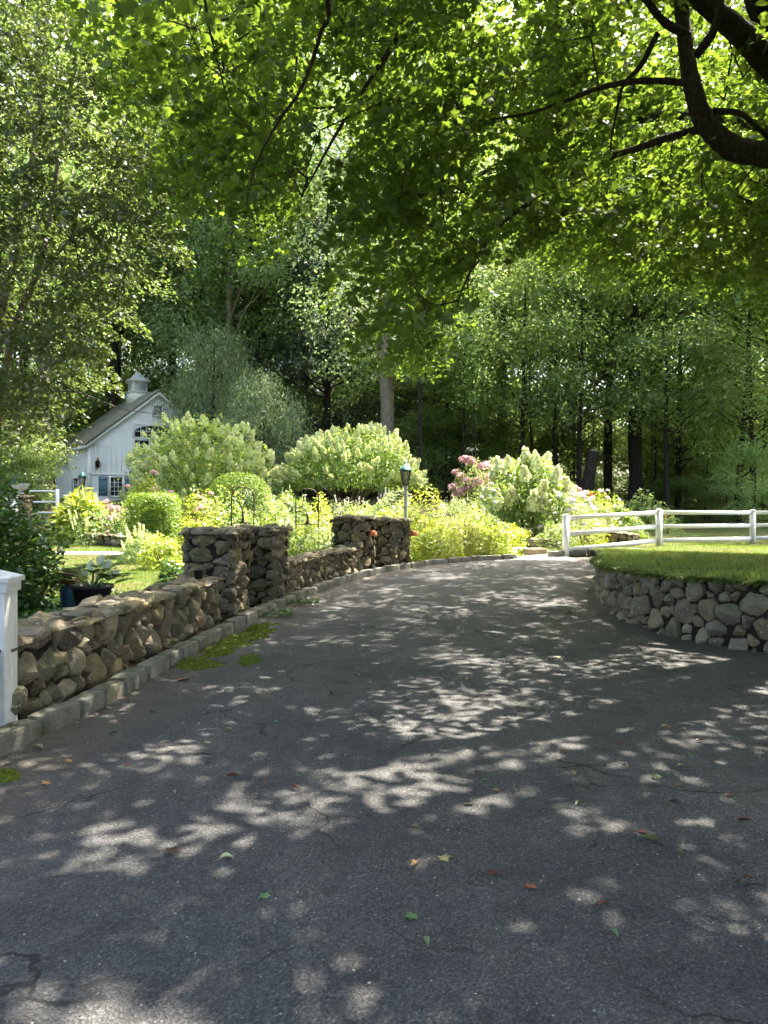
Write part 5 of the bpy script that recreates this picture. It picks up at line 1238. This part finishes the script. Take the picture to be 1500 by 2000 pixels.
# ------------------------------------------------------------------ fallen leaves, twigs, grit
def fallen():
    r=np.random.default_rng(99)
    def curled(mat,maple,seed):
        q=np.random.default_rng(seed); mb=MB()
        if maple:
            tv,tf=T_MAPLE; V=tv.copy(); V[:,1]-=.4; V[:,2]=.30*np.abs(V[:,0])**1.2+.16*V[:,1]**2+q.normal(size=len(V))*.03+.02; mb.add(V,tf,q.random(len(V)))
        else:
            n=7; t=np.linspace(0,1,n); wv=.24*np.sin(np.pi*t)**.8+.012; cen=np.c_[(t-.5)*.9,.22*np.sin(t*2.6+q.random()*2),.10+.16*np.sin(t*3.1)*q.random()]
            V=[]; 
            for i in range(n): V+= [cen[i]+[0,-wv[i],.12*wv[i]/.24],cen[i]+[0,0,-.05],cen[i]+[0,wv[i]*.7,.16*wv[i]/.24]]
            F=[]
            for i in range(n-1):
                for k in (0,1): a=i*3+k; F.append((a,a+1,a+4,a+3))
            mb.add(V,F,q.random(3*n)); 
        mb.tube([(-.45,.02,.06),(-.62,.05,.03),(-.85,.02,.02)],[.012,.01,.008],4,v=.3)
        return mb.mesh('fallen_leaf',M[mat])
    kinds={'reddry':('curled reddish-brown leaf lying on the asphalt',[curled('reddry',i%3==2,i) for i in range(4)]),
           'dry':('curled tan leaf lying on the asphalt',[curled('dry',i%3==2,10+i) for i in range(4)]),
           'yellowish':('pale yellow fallen leaf on the asphalt',[curled('yellowish',False,20+i) for i in range(3)]),
           'greenfall':('fresh green fallen leaf on the asphalt',[curled('greenfall',i==1,30+i) for i in range(3)])}
    pts=[(72,1466,'yellowish',.11),(200,1387,'dry',.10),(248,1497,'reddry',.06),(340,1552,'yellowish',.065),(90,1533,'reddry',.06),(521,1532,'reddry',.06),(578,1543,'reddry',.07),(337,1667,'dry',.075),(443,1682,'yellowish',.07),
     (516,1754,'greenfall',.05),(671,1478,'dry',.05),(650,1358,'dry',.09),(810,1615,'dry',.045),(868,1680,'dry',.06),(808,1693,'reddry',.07),(963,1708,'reddry',.055),(1035,1736,'reddry',.06),(1180,1772,'reddry',.06),(803,1796,'greenfall',.06),(838,1843,'greenfall',.055),
     (1197,1829,'greenfall',.05),(1327,1669,'yellowish',.055),(1268,1640,'greenfall',.085),(1255,1628,'reddry',.05),(1315,1572,'dry',.07),(1325,1540,'dry',.06),(1283,1521,'greenfall',.07),(1425,1558,'dry',.06),(1470,1572,'dry',.05),(1453,1605,'reddry',.06),(1440,1728,'reddry',.05),(1462,1722,'reddry',.05),
     (916,1573,'dry',.06),(930,1515,'dry',.06),(968,1548,'dry',.06),(1005,1545,'greenfall',.05),(1132,1574,'greenfall',.06),(1125,1515,'dry',.06),(846,1475,'dry',.06),(1100,1472,'dry',.06),(1205,1455,'reddry',.06),(1320,1458,'dry',.06),(1344,1480,'greenfall',.06),(1327,1498,'yellowish',.06),(1049,1387,'greenfall',.08),(1300,1425,'dry',.08),(1365,1450,'dry',.07),
     (357,1330,'reddry',.12),(405,1452,'dry',.05),(297,1392,'dry',.06),(700,1322,'dry',.1),(1108,1206,'dry',.15),(915,1330,'dry',.09),(1220,1500,'dry',.05)]
    def place(x,y,k,s):
        lab,ms=kinds[k]; o=bpy.data.objects.new('fallen_leaf',ms[int(r.integers(len(ms)))]); COL.objects.link(o)
        o.location=(x,y,h(x,y)+.006); o.rotation_euler=(r.normal()*.1,r.normal()*.1,r.random()*6.28); o.scale=(s,s,s)
        tag(o,lab,'fallen leaf','fallen leaves scattered on the driveway: '+{'reddry':'reddish','dry':'tan','yellowish':'pale','greenfall':'green'}[k])
    for px,py,k,s in pts:
        Y=2775/(py-1000+37.5) if py<1160 else 1.6*1500/(py-1000); place(PX(px,Y),Y,k,s)
    for _ in range(150):
        Y=3.2+17*r.random()**.8; lo=float(kerbx(Y))+.06; hi=float(min(bankx(max(Y,6.9)) if Y>7.3 else 5.5,6))-.1; q_=r.random(); X=lo+(hi-lo)*(q_ if r.random()<.55 else (q_**3*.35 if r.random()<.5 else 1-q_**3*.3))
        if 3<Y<5 and r.random()<.5: continue
        place(X,Y,['dry','dry','reddry','yellowish','greenfall'][int(r.choice(5,p=[.45,.3,.12,.08,.05]))],.03+.045*r.random()**2)
    # grit
    mb=MB(); n=900
    for _ in range(n):
        Y=2+9*r.random()**1.5; X=float(kerbx(Y))+.1+r.random()*6; s=.0025+.004*r.random(); 
        if X>3.3 and Y>7: continue
        P=np.array([(1,0,0),(0,1,0),(-1,0,0),(0,-1,0),(0,0,.8),(0,0,-.5)])*s*(.7+.6*r.random((6,1)))+[X,Y,h(X,Y)+.006]; mb.add(P,[(0,1,4),(1,2,4),(2,3,4),(3,0,4)],r.random())
    tag(mb.build('grit','path'),'loose pale grit scattered over the asphalt','grit',kind='stuff')
    # twigs
    for (px,py,l,a,lab) in ((1287,1655,.09,-.7,'thin green stalk beside a dark curled leaf'),(1475,1735,.10,.1,'pale thin twig near the right edge'),(395,1476,.1,.1,'small dark twig near the kerb corner'),(1140,1500,.3,.2,'long thin twig in the middle right')):
        Y=2400/(py-1000); x=PX(px,Y); m=MB(); m.tube([(-l/2,0,.006),(0,.01,.012),(l/2,-.005,.006)],[.0025,.003,.002],5); o=m.build('twig','twig'); o.location=(x,Y,h(x,Y)+.004); o.rotation_euler=(0,0,a); tag(o,lab,'twig')
    # litter between kerb and wall
    mb=MB(); n=700; Y=4+7*r.random(n); X=kerbx(Y)-.17-.22*r.random(n); leaves(mb,np.c_[X,Y,H(X,Y)+.01+.03*r.random(n)],unit(rdir(r,n)*.5+[0,0,1]),rdir(r,n),.03+.03*r.random(n),T_LEAF,rng=r)
    tag(mb.build('leaf_litter','dry'),'brown leaf litter between kerb and golden wall','leaf litter',kind='stuff')
fallen()
print('objs',len(bpy.data.objects),'tris',sum(len(m.polygons) for m in bpy.data.meshes))
